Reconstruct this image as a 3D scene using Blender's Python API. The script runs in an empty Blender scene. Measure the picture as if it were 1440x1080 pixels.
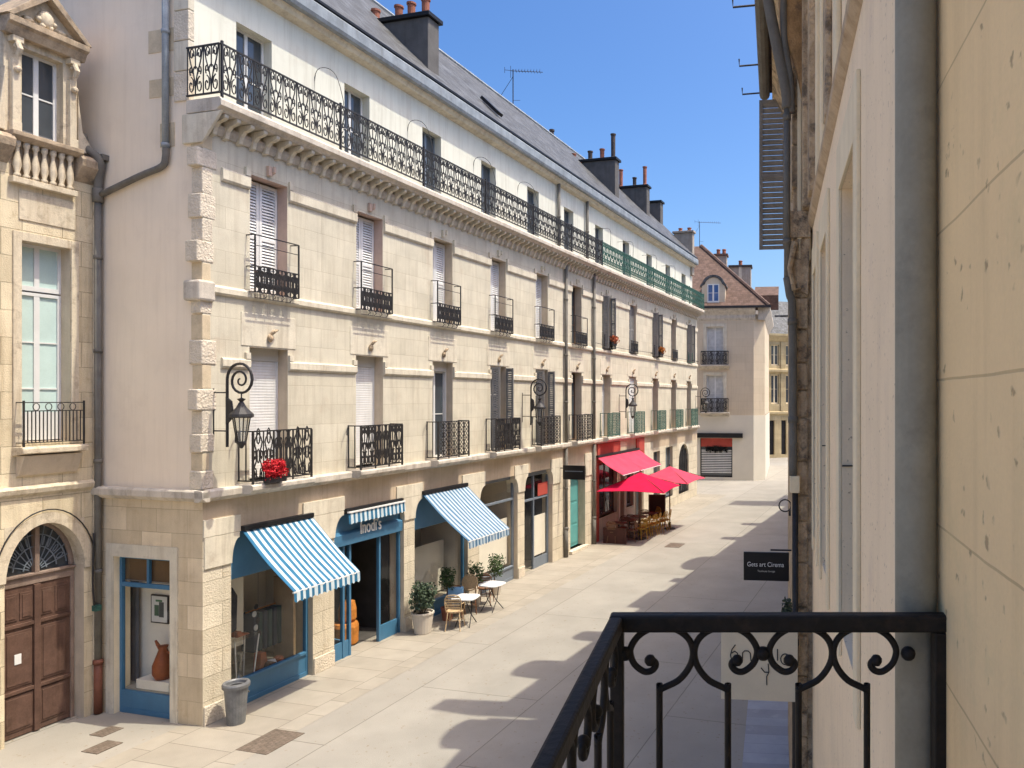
import bpy, bmesh, math, random
from mathutils import Vector, Matrix
random.seed(7)
PI = math.pi
R = math.radians
sc = bpy.context.scene
COL = sc.collection

# ------------------------------------------------------------------ calibration
FPX, CX, CY, ZC = 1050.0, 980.0, 560.0, 5.74
VPX = 1270.0
Z0 = 13.04
FX0 = (285 - CX) / FPX * Z0
TH = math.atan((VPX - CX) / FPX)
SN, CS = math.sin(TH), math.cos(TH)
ROT = PI / 2 - TH                      # local x runs up the street, local y into the left building
KZ = Z0 * (VPX - 285)
def U(px):                             # distance along the left facade of a point seen at column px
    return (KZ / (VPX - px) - Z0) / CS
def W(u, y, z=0.0):                    # left-facade coordinates to world
    return Vector((FX0 + u * SN - y * CS, Z0 + u * CS + y * SN, z))
RV = math.atan(0.105)
RROT = PI / 2 - RV                     # right-hand buildings: local x up the street, local y out to the street
def RW(x, y, z=0.0):
    return Vector((0.42 + x * math.sin(RV) - y * math.cos(RV), x * math.cos(RV) + y * math.sin(RV), z))
def G(px, py):                         # a spot on the paving
    Z = FPX * ZC / (py - CY)
    return Vector(((px - CX) / FPX * Z, Z, 0))

# ------------------------------------------------------------------ materials
MATS = {}
def new_mat(name):
    m = bpy.data.materials.new(name); m.use_nodes = True
    nt = m.node_tree; nt.nodes.clear()
    out = nt.nodes.new('ShaderNodeOutputMaterial')
    MATS[name] = m
    return m, nt, out
def N(nt, t, **kw):
    n = nt.nodes.new(t)
    for k, v in kw.items():
        if k in n.inputs: n.inputs[k].default_value = v
        else: setattr(n, k, v)
    return n
def math_node(nt, op, a, b=None, c=None):
    n = nt.nodes.new('ShaderNodeMath'); n.operation = op
    for i, v in enumerate((a, b, c)):
        if v is None: continue
        if isinstance(v, (int, float)): n.inputs[i].default_value = v
        else: nt.links.new(v, n.inputs[i])
    return n.outputs[0]
def rgba(c, k=1.0): return (min(1, c[0] * k), min(1, c[1] * k), min(1, c[2] * k), 1)
def mixc(nt, fac, a, b, mode='MIX'):
    n = nt.nodes.new('ShaderNodeMix'); n.data_type = 'RGBA'; n.blend_type = mode
    if isinstance(fac, (int, float)): n.inputs[0].default_value = fac
    else: nt.links.new(fac, n.inputs[0])
    for i, v in ((6, a), (7, b)):
        if isinstance(v, tuple): n.inputs[i].default_value = v
        else: nt.links.new(v, n.inputs[i])
    return n.outputs[2]
def noise(nt, vec, scale, detail=4, rough=.55):
    n = N(nt, 'ShaderNodeTexNoise'); n.inputs['Scale'].default_value = scale
    n.inputs['Detail'].default_value = detail; n.inputs['Roughness'].default_value = rough
    nt.links.new(vec, n.inputs['Vector']); return n.outputs['Fac']
def ramp(nt, fac, a, b):
    n = N(nt, 'ShaderNodeMapRange'); n.inputs[1].default_value = a; n.inputs[2].default_value = b
    nt.links.new(fac, n.inputs[0]); return n.outputs[0]
def scaled(nt, vec, s):
    n = N(nt, 'ShaderNodeMapping'); n.inputs['Scale'].default_value = s
    nt.links.new(vec, n.inputs['Vector']); return n.outputs['Vector']

def M(name, col, rough=.8, var=.14, scale=2.5, fine=45, bump=.15, metal=0, spec=.3, streak=0, dirt=None,
      blocks=None, axes='xz', joint=.72, bvar=.1, spots=0, coat=0, bdist=.01, dirtlev=(.56, .72), mortar=.006):
    """one procedural surface: patchy colour, fine grain, vertical wash marks, stone blocks, dirt with a shape of its own"""
    if name in MATS: return MATS[name]
    m, nt, out = new_mat(name)
    b = N(nt, 'ShaderNodeBsdfPrincipled'); L = nt.links
    tc = N(nt, 'ShaderNodeTexCoord'); v = tc.outputs['Object']
    big = noise(nt, v, scale); small = noise(nt, v, fine, 3)
    c = mixc(nt, ramp(nt, big, .3, .7), rgba(col, 1 - var), rgba(col, 1 + var))
    c = mixc(nt, ramp(nt, small, .25, .75), c, mixc(nt, 1.0, c, rgba((1 - var, 1 - var, 1 - var)), 'MULTIPLY'))
    height = small
    if blocks:
        bw, bh = blocks
        sx = N(nt, 'ShaderNodeSeparateXYZ'); L.new(v, sx.inputs[0])
        cx_ = N(nt, 'ShaderNodeCombineXYZ')
        L.new(sx.outputs['xyz'.index(axes[0])], cx_.inputs[0]); L.new(sx.outputs['xyz'.index(axes[1])], cx_.inputs[1])
        br = N(nt, 'ShaderNodeTexBrick')
        br.inputs['Scale'].default_value = 1; br.inputs['Brick Width'].default_value = bw
        br.inputs['Row Height'].default_value = bh; br.inputs['Mortar Size'].default_value = mortar
        br.inputs['Mortar Smooth'].default_value = .3; br.inputs['Bias'].default_value = 0
        br.inputs['Color1'].default_value = (1 - bvar, 1 - bvar * 1.1, 1 - bvar * 1.3, 1)
        br.inputs['Color2'].default_value = (1 + bvar * .6, 1 + bvar * .6, 1 + bvar * .6, 1)
        br.inputs['Mortar'].default_value = (joint, joint * .97, joint * .93, 1)
        wob = N(nt, 'ShaderNodeVectorMath', operation='ADD')
        L.new(cx_.outputs[0], wob.inputs[0])
        nz = N(nt, 'ShaderNodeTexNoise'); nz.inputs['Scale'].default_value = 3
        L.new(v, nz.inputs['Vector'])
        sc_ = N(nt, 'ShaderNodeVectorMath', operation='SCALE'); L.new(nz.outputs['Color'], sc_.inputs[0]); sc_.inputs['Scale'].default_value = .012
        L.new(sc_.outputs[0], wob.inputs[1]); L.new(wob.outputs[0], br.inputs['Vector'])
        c = mixc(nt, 1.0, c, br.outputs['Color'], 'MULTIPLY')
        height = math_node(nt, 'SUBTRACT', small, math_node(nt, 'MULTIPLY', br.outputs['Fac'], 2.0))
    if streak:
        s = noise(nt, scaled(nt, v, (5, 5, .35)), 1.6, 5, .65)
        c = mixc(nt, math_node(nt, 'MULTIPLY', ramp(nt, s, .48, .75), streak), c, mixc(nt, 1.0, c, (.52, .45, .38, 1), 'MULTIPLY'))
    if dirt:
        d = noise(nt, v, dirt[1], 6, .7)
        c = mixc(nt, math_node(nt, 'MULTIPLY', ramp(nt, d, *dirtlev), dirt[2]), c, rgba(dirt[0]))
    if spots:
        vo = N(nt, 'ShaderNodeTexVoronoi'); vo.inputs['Scale'].default_value = spots
        dn = N(nt, 'ShaderNodeTexNoise'); dn.inputs['Scale'].default_value = spots * 2.2; dn.inputs['Detail'].default_value = 4; L.new(v, dn.inputs['Vector'])
        sv = N(nt, 'ShaderNodeVectorMath', operation='SCALE'); L.new(dn.outputs['Color'], sv.inputs[0]); sv.inputs['Scale'].default_value = .9 / spots
        av = N(nt, 'ShaderNodeVectorMath', operation='ADD'); L.new(v, av.inputs[0]); L.new(sv.outputs[0], av.inputs[1]); L.new(av.outputs[0], vo.inputs['Vector'])
        n2 = noise(nt, v, spots * .45, 3)
        f = math_node(nt, 'MULTIPLY', ramp(nt, vo.outputs['Distance'], .22, .10), ramp(nt, n2, .48, .56))
        c = mixc(nt, math_node(nt, 'MULTIPLY', f, .6), c, (.2, .13, .07, 1))
    L.new(c, b.inputs['Base Color'])
    b.inputs['Roughness'].default_value = rough; b.inputs['Metallic'].default_value = metal
    b.inputs['Specular IOR Level'].default_value = spec
    if coat: b.inputs['Coat Weight'].default_value = coat
    if bump:
        bn = N(nt, 'ShaderNodeBump'); bn.inputs['Strength'].default_value = bump; bn.inputs['Distance'].default_value = bdist
        L.new(height, bn.inputs['Height']); L.new(bn.outputs[0], b.inputs['Normal'])
    L.new(b.outputs[0], out.inputs[0])
    return m

def stripes(name, ca, cb, period, axis=0, rough=.85, trans=.0):
    m, nt, out = new_mat(name); L = nt.links
    b = N(nt, 'ShaderNodeBsdfPrincipled'); tc = N(nt, 'ShaderNodeTexCoord'); v = tc.outputs['Object']
    sx = N(nt, 'ShaderNodeSeparateXYZ'); L.new(v, sx.inputs[0])
    f = math_node(nt, 'GREATER_THAN', math_node(nt, 'FRACT', math_node(nt, 'DIVIDE', sx.outputs[axis], period)), .5)
    n = noise(nt, v, 6, 5)
    c = mixc(nt, f, rgba(ca), rgba(cb))
    c = mixc(nt, ramp(nt, n, .45, .8), c, mixc(nt, 1.0, c, (.8, .8, .8, 1), 'MULTIPLY'))
    L.new(c, b.inputs['Base Color']); b.inputs['Roughness'].default_value = rough; b.inputs['Specular IOR Level'].default_value = .15
    if trans:
        t = N(nt, 'ShaderNodeBsdfTranslucent'); L.new(c, t.inputs[0]); mx = N(nt, 'ShaderNodeMixShader'); mx.inputs[0].default_value = trans
        L.new(b.outputs[0], mx.inputs[1]); L.new(t.outputs[0], mx.inputs[2]); L.new(mx.outputs[0], out.inputs[0])
    else: L.new(b.outputs[0], out.inputs[0])
    return m
def cloth(name, col, trans=.25):
    m, nt, out = new_mat(name); L = nt.links
    b = N(nt, 'ShaderNodeBsdfPrincipled'); tc = N(nt, 'ShaderNodeTexCoord'); v = tc.outputs['Object']
    n = noise(nt, v, 3, 5); c = mixc(nt, ramp(nt, n, .35, .75), rgba(col, 1.05), rgba(col, .85))
    L.new(c, b.inputs['Base Color']); b.inputs['Roughness'].default_value = .9; b.inputs['Specular IOR Level'].default_value = .1
    t = N(nt, 'ShaderNodeBsdfTranslucent'); L.new(c, t.inputs[0]); mx = N(nt, 'ShaderNodeMixShader'); mx.inputs[0].default_value = trans
    L.new(b.outputs[0], mx.inputs[1]); L.new(t.outputs[0], mx.inputs[2]); L.new(mx.outputs[0], out.inputs[0])
    return m
def glass(name, tint=.8, refl=.10, top=.75):
    m, nt, out = new_mat(name); L = nt.links
    tr = N(nt, 'ShaderNodeBsdfTransparent'); tr.inputs[0].default_value = (tint, tint, tint * .97, 1)
    g = N(nt, 'ShaderNodeBsdfGlossy'); g.inputs['Roughness'].default_value = .02; g.inputs[0].default_value = (.9, .92, .95, 1)
    lw = N(nt, 'ShaderNodeLayerWeight'); lw.inputs[0].default_value = .5
    f = N(nt, 'ShaderNodeMapRange'); L.new(math_node(nt, 'POWER', lw.outputs['Facing'], 2.6), f.inputs[0])
    f.inputs[3].default_value = refl; f.inputs[4].default_value = top
    mx = N(nt, 'ShaderNodeMixShader'); L.new(f.outputs[0], mx.inputs[0]); L.new(tr.outputs[0], mx.inputs[1]); L.new(g.outputs[0], mx.inputs[2])
    L.new(mx.outputs[0], out.inputs[0]); return m

LIME = (.62, .575, .455)
m_ashlar = M('ashlar', LIME, var=.10, scale=1.7, streak=.42, dirt=((.47, .375, .27), 1.3, .5), blocks=(.92, .40), joint=.84, bvar=.06, bump=.35, bdist=.008)
m_trim = M('trim', (.66, .605, .48), var=.11, scale=2.5, streak=.6, bump=.35, dirt=((.38, .31, .23), 3, .55))
m_ledge = M('ledge', (.58, .525, .44), var=.14, scale=3, streak=.6, bump=.4, dirt=((.2, .18, .16), 2.2, .6), dirtlev=(.5, .7))
m_rough = M('rough_stone', (.66, .58, .46), var=.12, scale=4, fine=26, bump=1.0, bdist=.03, dirt=((.36, .28, .19), 7, .5))
m_quoin_dark = M('quoin_ochre', (.60, .495, .34), var=.12, scale=5, bump=.5, dirt=((.3, .24, .17), 6, .4))
m_frieze = M('frieze_stone', (.58, .47, .34), var=.1, scale=1.6, streak=.35, bump=.3, blocks=(1.4, .66), joint=.8, dirt=((.36, .27, .18), 1.5, .5))
m_ground_ashlar = M('ground_ashlar', (.66, .59, .455), var=.1, scale=2, fine=30, streak=.35, blocks=(.8, .42), joint=.72, bvar=.1, bump=.9, bdist=.02, dirt=((.44, .33, .2), 2.2, .7))
m_side_ashlar = M('side_ashlar', (.70, .585, .41), var=.1, scale=2, streak=.3, blocks=(.7, .42), axes='yz', joint=.68, bvar=.18, bump=.5, dirt=((.46, .34, .2), 2.2, .6))
m_attic = M('attic_render', (.69, .685, .585), var=.06, scale=1.1, fine=60, streak=.35, bump=.2, dirt=((.52, .48, .4), 1.2, .4))
m_sidewall = M('gable_render', (.83, .71, .555), var=.05, scale=.8, fine=70, bump=.2, streak=.14, dirt=((.68, .56, .43), .9, .5))
m_left = M('left_ashlar', (.70, .60, .42), var=.12, scale=2.4, streak=.55, blocks=(.62, .45), joint=.55, bvar=.16, bump=.7, bdist=.015, dirt=((.36, .26, .15), 2.6, .7))
m_left_trim = M('left_trim', (.68, .59, .44), var=.14, scale=4, streak=.75, bump=.6, dirt=((.22, .17, .12), 4, .7), dirtlev=(.5, .68))
m_sooty = M('sooty_stone', (.46, .36, .25), var=.16, scale=5, bump=.8, streak=.6, dirt=((.13, .11, .09), 4, .75), dirtlev=(.46, .66))
m_slate = M('slate', (.115, .12, .125), rough=.55, var=.34, scale=2.2, fine=14, blocks=(.22, .16), axes='xz', joint=.5, bvar=.35, bump=.8, bdist=.02, spec=.3, dirt=((.19, .185, .17), 1.8, .6))
m_slate_y = M('slate_end', (.10, .10, .115), rough=.55, var=.16, scale=3, blocks=(.22, .11), axes='yz', joint=.55, bvar=.2, bump=.4)
m_tile = M('clay_tile', (.155, .098, .075), var=.2, scale=3, blocks=(.24, .17), joint=.55, bvar=.25, bump=.5, dirt=((.16, .10, .08), 1.6, .5))
m_zinc = M('zinc', (.29, .325, .35), rough=.55, var=.2, scale=4, metal=.1, streak=.5, bump=.1)
m_zinc_dull = M('zinc_dull', (.165, .155, .135), rough=.7, spec=.15, var=.14, scale=5, metal=.0, streak=.4, bump=.12, dirt=((.2, .2, .19), 3, .4))
m_castiron = M('cast_iron_brown', (.20, .075, .045), rough=.6, var=.2, scale=6, bump=.2)
m_iron = M('wrought_iron', (.028, .026, .026), rough=.55, var=.3, scale=9, bump=.3, spec=.4, dirt=((.07, .045, .03), 12, .5))
m_rail = M('painted_rail', (.014, .012, .011), rough=.6, var=.35, scale=14, fine=60, bump=.2, spec=.28, dirt=((.04, .027, .019), 16, .4), dirtlev=(.52, .68))
m_green = M('green_iron', (.045, .13, .10), rough=.6, var=.25, scale=7, bump=.2)
m_blue = M('blue_paint', (.055, .17, .29), rough=.42, var=.08, scale=3, bump=.06, spec=.45, streak=.15)
m_bluedeep = M('blue_panel', (.05, .15, .25), rough=.5, var=.06, scale=3, bump=.05)
m_greyshop = M('grey_shopfront', (.17, .20, .235), rough=.45, var=.1, scale=3, bump=.05)
m_brownwood = M('brown_wood', (.115, .06, .036), rough=.55, var=.25, scale=5, bump=.25, streak=.5, dirt=((.25, .17, .12), 2, .35))
m_paleframe = M('pale_frame', (.70, .70, .68), rough=.5, var=.06, bump=.04)
m_shutterwhite = M('white_shutter', (.78, .78, .76), rough=.55, var=.08, bump=.08, streak=.25)
m_rollerbox = M('roller_box', (.60, .58, .52), rough=.6, var=.06, bump=.04)
m_greyshutter = M('grey_shutter', (.24, .235, .225), rough=.6, var=.15, bump=.12, streak=.3)
m_brownshutter = M('brown_shutter', (.27, .245, .215), rough=.7, var=.2, bump=.2, streak=.4)
m_jamb = M('jamb_stone', (.58, .485, .36), var=.1, scale=3, bump=.3, streak=.3)
m_pinkjamb = M('pink_jamb', (.55, .41, .33), var=.1, scale=3, bump=.25)
m_curtain = M('curtain', (.55, .56, .55), var=.15, scale=4, bump=.1)
m_mint = M('mint_blind', (.52, .66, .62), var=.08, scale=2, bump=.05)
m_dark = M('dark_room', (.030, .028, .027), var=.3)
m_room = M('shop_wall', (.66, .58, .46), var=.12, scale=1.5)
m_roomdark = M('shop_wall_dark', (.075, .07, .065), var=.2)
m_panelw = M('white_panel', (.82, .77, .67), var=.05)
m_display = M('display_floor', (.42, .38, .30), var=.15, scale=4)
m_rust = M('rust_pottery', (.30, .085, .03), rough=.45, var=.2, scale=6)
m_orange = M('orange_wicker', (.50, .19, .035), rough=.7, var=.25, scale=8, bump=.4)
m_blackm = M('black_panel', (.012, .012, .013), rough=.45, var=.2, bump=.03)
m_white = M('white_letter', (.75, .75, .72), rough=.6, var=.04, bump=0)
m_cream = M('cream_board', (.66, .58, .43), rough=.7, var=.05, scale=3, bump=.06)
m_greylet = M('grey_letter', (.035, .035, .035), rough=.6, var=.1, bump=0)
m_ourwall = M('near_ochre_wall', (.92, .685, .375), var=.05, scale=2.2, fine=80, bump=.25, streak=.25, dirt=((.70, .56, .30), 2.6, .6), spots=16, blocks=(60, .362), joint=.72, bvar=.0, mortar=.0035)
m_rwall = M('right_pink_render', (.92, .745, .515), var=.05, scale=1.4, fine=60, streak=.2, bump=.3, spots=26, dirt=((.66, .52, .40), 2.5, .4))
m_rstone = M('right_surround', (.84, .72, .50), var=.07, scale=3, bump=.3, streak=.2)
m_infill = M('window_infill', (.55, .47, .37), var=.08, scale=2, streak=.3, bump=.15)
m_old = M('old_weathered_stone', (.56, .43, .285), var=.22, scale=6, fine=22, bump=1.0, bdist=.04, streak=.75, dirt=((.09, .075, .06), 5, .8), dirtlev=(.5, .64))
m_ochre = M('ochre_stone', (.50, .40, .23), var=.14, scale=1, blocks=(.9, .45), joint=.75, bvar=.14, bump=.3, streak=.4)
m_far = M('far_pinkish_render', (.62, .52, .38), var=.06, scale=.8, blocks=(1.2, .55), joint=.82, bvar=.04, bump=.2, streak=.2)
m_farcream = M('far_cream_paint', (.66, .61, .50), var=.05, scale=.8, bump=.1)
m_pink = cloth('pink_canvas', (.72, .09, .155), .3)
m_hot = cloth('crimson_canvas', (.68, .02, .085), .35)
m_awn1 = stripes('blue_stripe_canvas', (.04, .165, .29), (.60, .69, .72), .14, trans=.12)
m_awn3 = stripes('fine_stripe_canvas', (.085, .18, .29), (.45, .53, .59), .15, trans=.12)
m_leaf = M('olive_leaf', (.085, .125, .075), rough=.6, var=.4, scale=9, bump=0)
m_leaf2 = M('fresh_leaf', (.07, .12, .04), rough=.6, var=.4, scale=9, bump=0)
m_bark = M('bark', (.12, .085, .06), var=.2, scale=12, bump=.5)
m_pot = M('cream_pot', (.58, .52, .44), rough=.7, var=.06, bump=.15)
m_soil = M('soil', (.06, .045, .03))
m_tabletop = M('pale_marble', (.70, .71, .70), rough=.3, var=.06, scale=8)
m_rattan = M('rattan', (.58, .42, .24), rough=.6, var=.2, scale=30, bump=.4)
m_rattan_dark = M('dark_rattan', (.20, .095, .05), rough=.6, var=.3, scale=30, bump=.4)
m_mustard = M('mustard_seat', (.46, .26, .035), rough=.6, var=.2, scale=10, bump=.2)
m_cushion = M('blue_cushion', (.22, .42, .66), rough=.9, var=.12)
m_bin = M('galvanised_bin', (.19, .195, .20), rough=.5, var=.18, scale=7, metal=.35, bump=.2, dirt=((.3, .3, .3), 6, .4))
m_terracotta = M('terracotta', (.34, .13, .08), var=.25, scale=6, bump=.2)
m_potblack = M('sooty_pot', (.08, .065, .06), var=.3, scale=6)
m_chim = M('chimney_render', (.12, .115, .11), var=.18, scale=3, streak=.4, bump=.3)
m_chim2 = M('chimney_pale', (.40, .35, .29), var=.15, scale=3, streak=.5, bump=.3)
m_teal = M('teal_door', (.11, .33, .32), rough=.5, var=.1, bump=.06)
m_redpaint = M('red_fascia', (.42, .07, .05), var=.12, scale=3)
m_redcloth = M('red_flowers', (.62, .02, .03), rough=.7, var=.3, scale=20, bump=0)
m_flower2 = M('salmon_flowers', (.55, .16, .07), rough=.7, var=.3, scale=20, bump=0)
m_manhole = M('manhole_iron', (.17, .135, .105), rough=.6, var=.2, scale=8, blocks=(.08, .08), axes='xy', bump=.6)
m_menu = M('menu_board', (.075, .022, .016), rough=.6, var=.25, scale=5)
m_bulb = glass('lantern_glass', .85, .12)
m_shopglass = glass('shop_glass', .95, .03, .32)
def dark_glass(name, col, rough=.04):
    m, nt, out = new_mat(name); b = N(nt, 'ShaderNodeBsdfPrincipled'); tc = N(nt, 'ShaderNodeTexCoord')
    n = noise(nt, tc.outputs['Object'], 1.7, 3)
    nt.links.new(mixc(nt, n, rgba(col, .6), rgba(col, 1.5)), b.inputs['Base Color'])
    b.inputs['Roughness'].default_value = rough; b.inputs['Specular IOR Level'].default_value = .7
    bn = N(nt, 'ShaderNodeBump'); bn.inputs['Strength'].default_value = .06; nt.links.new(n, bn.inputs['Height']); nt.links.new(bn.outputs[0], b.inputs['Normal'])
    nt.links.new(b.outputs[0], out.inputs[0]); return m
m_pane = dark_glass('window_glass', (.055, .065, .075))
m_paneblue = dark_glass('blue_window_glass', (.05, .12, .28))
m_street = M('street_slabs', (.305, .285, .245), rough=.85, var=.09, scale=.8, fine=55, bump=.4, blocks=(5.2, 2.55), axes='xy', joint=.58, bvar=.04, dirt=((.25, .228, .19), .7, .6), mortar=.011, spots=9)
m_pave = M('pavement_slabs', (.32, .29, .237), rough=.85, var=.1, scale=1.4, fine=60, bump=.4, blocks=(.62, 1.3), axes='xy', joint=.62, bvar=.07, dirt=((.27, .23, .185), 1.1, .5), mortar=.009)
m_pave2 = M('sky_tinted_slabs', (.33, .345, .38), rough=.75, var=.1, scale=2, fine=60, bump=.25, blocks=(.34, 3), axes='xy', joint=.75, bvar=.14, dirt=((.42, .42, .43), 3, .6), mortar=.006)  # blue-grey colour has the sky's reflection painted into the slabs

# ------------------------------------------------------------------ mesh helper
class MB:
    def __init__(s): s.v = []; s.f = []
    def add(s, vs, fs):
        o = len(s.v); s.v += [tuple(p) for p in vs]; s.f += [tuple(i + o for i in f) for f in fs]; return s
    def quad(s, a, b, c, d): return s.add([a, b, c, d], [(0, 1, 2, 3)])
    def box(s, x0, x1, y0, y1, z0, z1):
        if x0 > x1: x0, x1 = x1, x0
        if y0 > y1: y0, y1 = y1, y0
        if z0 > z1: z0, z1 = z1, z0
        return s.add([(x0, y0, z0), (x1, y0, z0), (x1, y1, z0), (x0, y1, z0), (x0, y0, z1), (x1, y0, z1), (x1, y1, z1), (x0, y1, z1)],
                     [(0, 3, 2, 1), (4, 5, 6, 7), (0, 1, 5, 4), (1, 2, 6, 5), (2, 3, 7, 6), (3, 0, 4, 7)])
    def prism(s, poly, a, b, plane='xz'):          # poly in a plane, extruded along the third axis from a to b
        n = len(poly)
        def P(p, t):
            return {'xz': (p[0], t, p[1]), 'yz': (t, p[0], p[1]), 'xy': (p[0], p[1], t)}[plane]
        vs = [P(p, a) for p in poly] + [P(p, b) for p in poly]
        fs = [tuple(range(n))[::-1], tuple(range(n, 2 * n))] + [(i, (i + 1) % n, n + (i + 1) % n, n + i) for i in range(n)]
        return s.add(vs, fs)
    def tube(s, pts, r, n=6, closed=False, flat=None):
        pts = [Vector(p) for p in pts]; k = len(pts)
        if k < 2: return s
        rs = r if isinstance(r, (list, tuple)) else [r] * k
        up = None; rings = []
        for i in range(k):
            if closed: t = pts[(i + 1) % k] - pts[i - 1]
            else: t = pts[min(i + 1, k - 1)] - pts[max(i - 1, 0)]
            if t.length < 1e-9: t = Vector((0, 0, 1))
            t.normalize()
            if up is None:
                up = Vector((0, 0, 1)) if abs(t.z) < .9 else Vector((0, 1, 0))
            a = t.cross(up)
            if a.length < 1e-4: a = t.cross(Vector((1, 0, 0)))
            a.normalize(); b_ = a.cross(t).normalized(); up = b_
            off = PI / 4 if n == 4 else 0
            rings.append([pts[i] + a * (rs[i] * math.cos(2 * PI * j / n + off)) + b_ * (rs[i] * math.sin(2 * PI * j / n + off)) for j in range(n)])
        vs = [p for ring in rings for p in ring]; fs = []
        for i in range(k if closed else k - 1):
            i2 = (i + 1) % k
            for j in range(n):
                fs.append((i * n + j, i * n + (j + 1) % n, i2 * n + (j + 1) % n, i2 * n + j))
        if not closed: fs += [tuple(range(n))[::-1], tuple(range((k - 1) * n, k * n))]
        return s.add(vs, fs)
    def lathe(s, prof, c=(0, 0, 0), n=16):
        vs = []; fs = []
        for r, z in prof:
            for j in range(n): vs.append((c[0] + r * math.cos(2 * PI * j / n), c[1] + r * math.sin(2 * PI * j / n), c[2] + z))
        k = len(prof)
        for i in range(k - 1):
            for j in range(n): fs.append((i * n + j, i * n + (j + 1) % n, (i + 1) * n + (j + 1) % n, (i + 1) * n + j))
        fs += [tuple(range(n))[::-1], tuple(range((k - 1) * n, k * n))]
        return s.add(vs, fs)
    def ball(s, c, r, n=10, sq=(1, 1, 1)):
        prof = [(r * math.sin(PI * i / (n // 2 + 1)), -r * math.cos(PI * i / (n // 2 + 1))) for i in range(n // 2 + 2)]
        o = len(s.v); s.lathe([(max(a, 1e-4), b) for a, b in prof], (0, 0, 0), n)
        for i in range(o, len(s.v)):
            p = s.v[i]; s.v[i] = (c[0] + p[0] * sq[0], c[1] + p[1] * sq[1], c[2] + p[2] * sq[2])
        return s
    def build(s, name, m, parent=None, smooth=False, bevel=0, mods=()):
        me = bpy.data.meshes.new(name); me.from_pydata(s.v, [], s.f); me.update()
        if smooth:
            for p in me.polygons: p.use_smooth = True
        o = bpy.data.objects.new(name, me); COL.objects.link(o)
        for mm in (m if isinstance(m, (list, tuple)) else [m]): me.materials.append(mm)
        if parent is not None: o.parent = parent
        if bevel:
            b = o.modifiers.new('bevel', 'BEVEL'); b.width = bevel; b.segments = 2; b.limit_method = 'ANGLE'
        return o

def weld(o):
    bm = bmesh.new(); bm.from_mesh(o.data); bmesh.ops.remove_doubles(bm, verts=bm.verts, dist=1e-4); bm.to_mesh(o.data); bm.free()
def thing(name, label, cat, loc=(0, 0, 0), rz=0, group=None):
    o = bpy.data.objects.new(name, None); COL.objects.link(o); o.empty_display_size = .2
    o.location = loc; o.rotation_euler = (0, 0, rz); o['label'] = label; o['category'] = cat
    if group: o['group'] = group
    return o
def tag(o, label, cat, group=None):
    o['label'] = label; o['category'] = cat
    if group: o['group'] = group
    return o
def structure(o): o['kind'] = 'structure'; return o
def dup(root, loc=None, rz=None, label=None, parent=None, name=None):
    c = root.copy(); COL.objects.link(c)
    if parent is not None: c.parent = parent
    if loc is not None: c.location = loc
    if rz is not None: c.rotation_euler = (0, 0, rz)
    if label: c['label'] = label
    for ch in list(root.children): dup(ch, parent=c)
    return c
def catmull(P, k=5, closed=False):
    out = []; n = len(P)
    rng = range(n if closed else n - 1)
    for i in rng:
        p0, p1, p2, p3 = (P[(i - 1) % n] if closed or i > 0 else P[0]), P[i], P[(i + 1) % n], (P[(i + 2) % n] if closed or i + 2 < n else P[-1])
        for j in range(k):
            t = j / k
            out.append(tuple(.5 * (2 * b + (c - a) * t + (2 * a - 5 * b + 4 * c - d) * t * t + (-a + 3 * b - 3 * c + d) * t ** 3) for a, b, c, d in zip(p0, p1, p2, p3)))
    if not closed: out.append(tuple(P[-1]))
    return out
def arc2(cx, cy, r, a0, a1, n=10): return [(cx + r * math.cos(R(a0 + (a1 - a0) * i / n)), cy + r * math.sin(R(a0 + (a1 - a0) * i / n))) for i in range(n + 1)]
def spiral2(cx, cy, r0, r1, a0, a1, n=14):
    return [(cx + (r0 + (r1 - r0) * i / n) * math.cos(R(a0 + (a1 - a0) * i / n)), cy + (r0 + (r1 - r0) * i / n) * math.sin(R(a0 + (a1 - a0) * i / n))) for i in range(n + 1)]
def text(name, s, size, m, parent, loc, rot, ext=.004, align='CENTER', sx=1.0):
    cu = bpy.data.curves.new(name, 'FONT'); cu.body = s; cu.size = size; cu.extrude = ext; cu.align_x = align
    cu.materials.append(m); o = bpy.data.objects.new(name, cu); COL.objects.link(o); o.parent = parent
    me = bpy.data.meshes.new_from_object(o); bpy.data.objects.remove(o)
    if not me.materials: me.materials.append(m)
    o = bpy.data.objects.new(name, me); COL.objects.link(o); o.parent = parent
    o.location = loc; o.rotation_euler = rot; o.scale = (sx, 1, 1); return o

def wall(mb, x0, x1, z0, z1, y, ops, depth, axis='x', s=1):
    """wall sheet with openings cut out and their reveals; ops (a, b, za, zb); depth goes into the building (s*depth)"""
    xs = sorted({x0, x1, *[o[0] for o in ops], *[o[1] for o in ops]}); zs = sorted({z0, z1, *[o[2] for o in ops], *[o[3] for o in ops]})
    xs = [x for x in xs if x0 <= x <= x1]; zs = [z for z in zs if z0 <= z <= z1]
    P = (lambda a, d, z: (a, y + s * d, z)) if axis == 'x' else (lambda a, d, z: (y + s * d, a, z))
    for i in range(len(xs) - 1):
        run = None
        for j in range(len(zs) - 1):
            cxm, czm = (xs[i] + xs[i + 1]) / 2, (zs[j] + zs[j + 1]) / 2
            hole = any(o[0] < cxm < o[1] and o[2] < czm < o[3] for o in ops)
            if not hole:
                mb.quad(P(xs[i], 0, zs[j]), P(xs[i + 1], 0, zs[j]), P(xs[i + 1], 0, zs[j + 1]), P(xs[i], 0, zs[j + 1]))
    return mb
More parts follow.
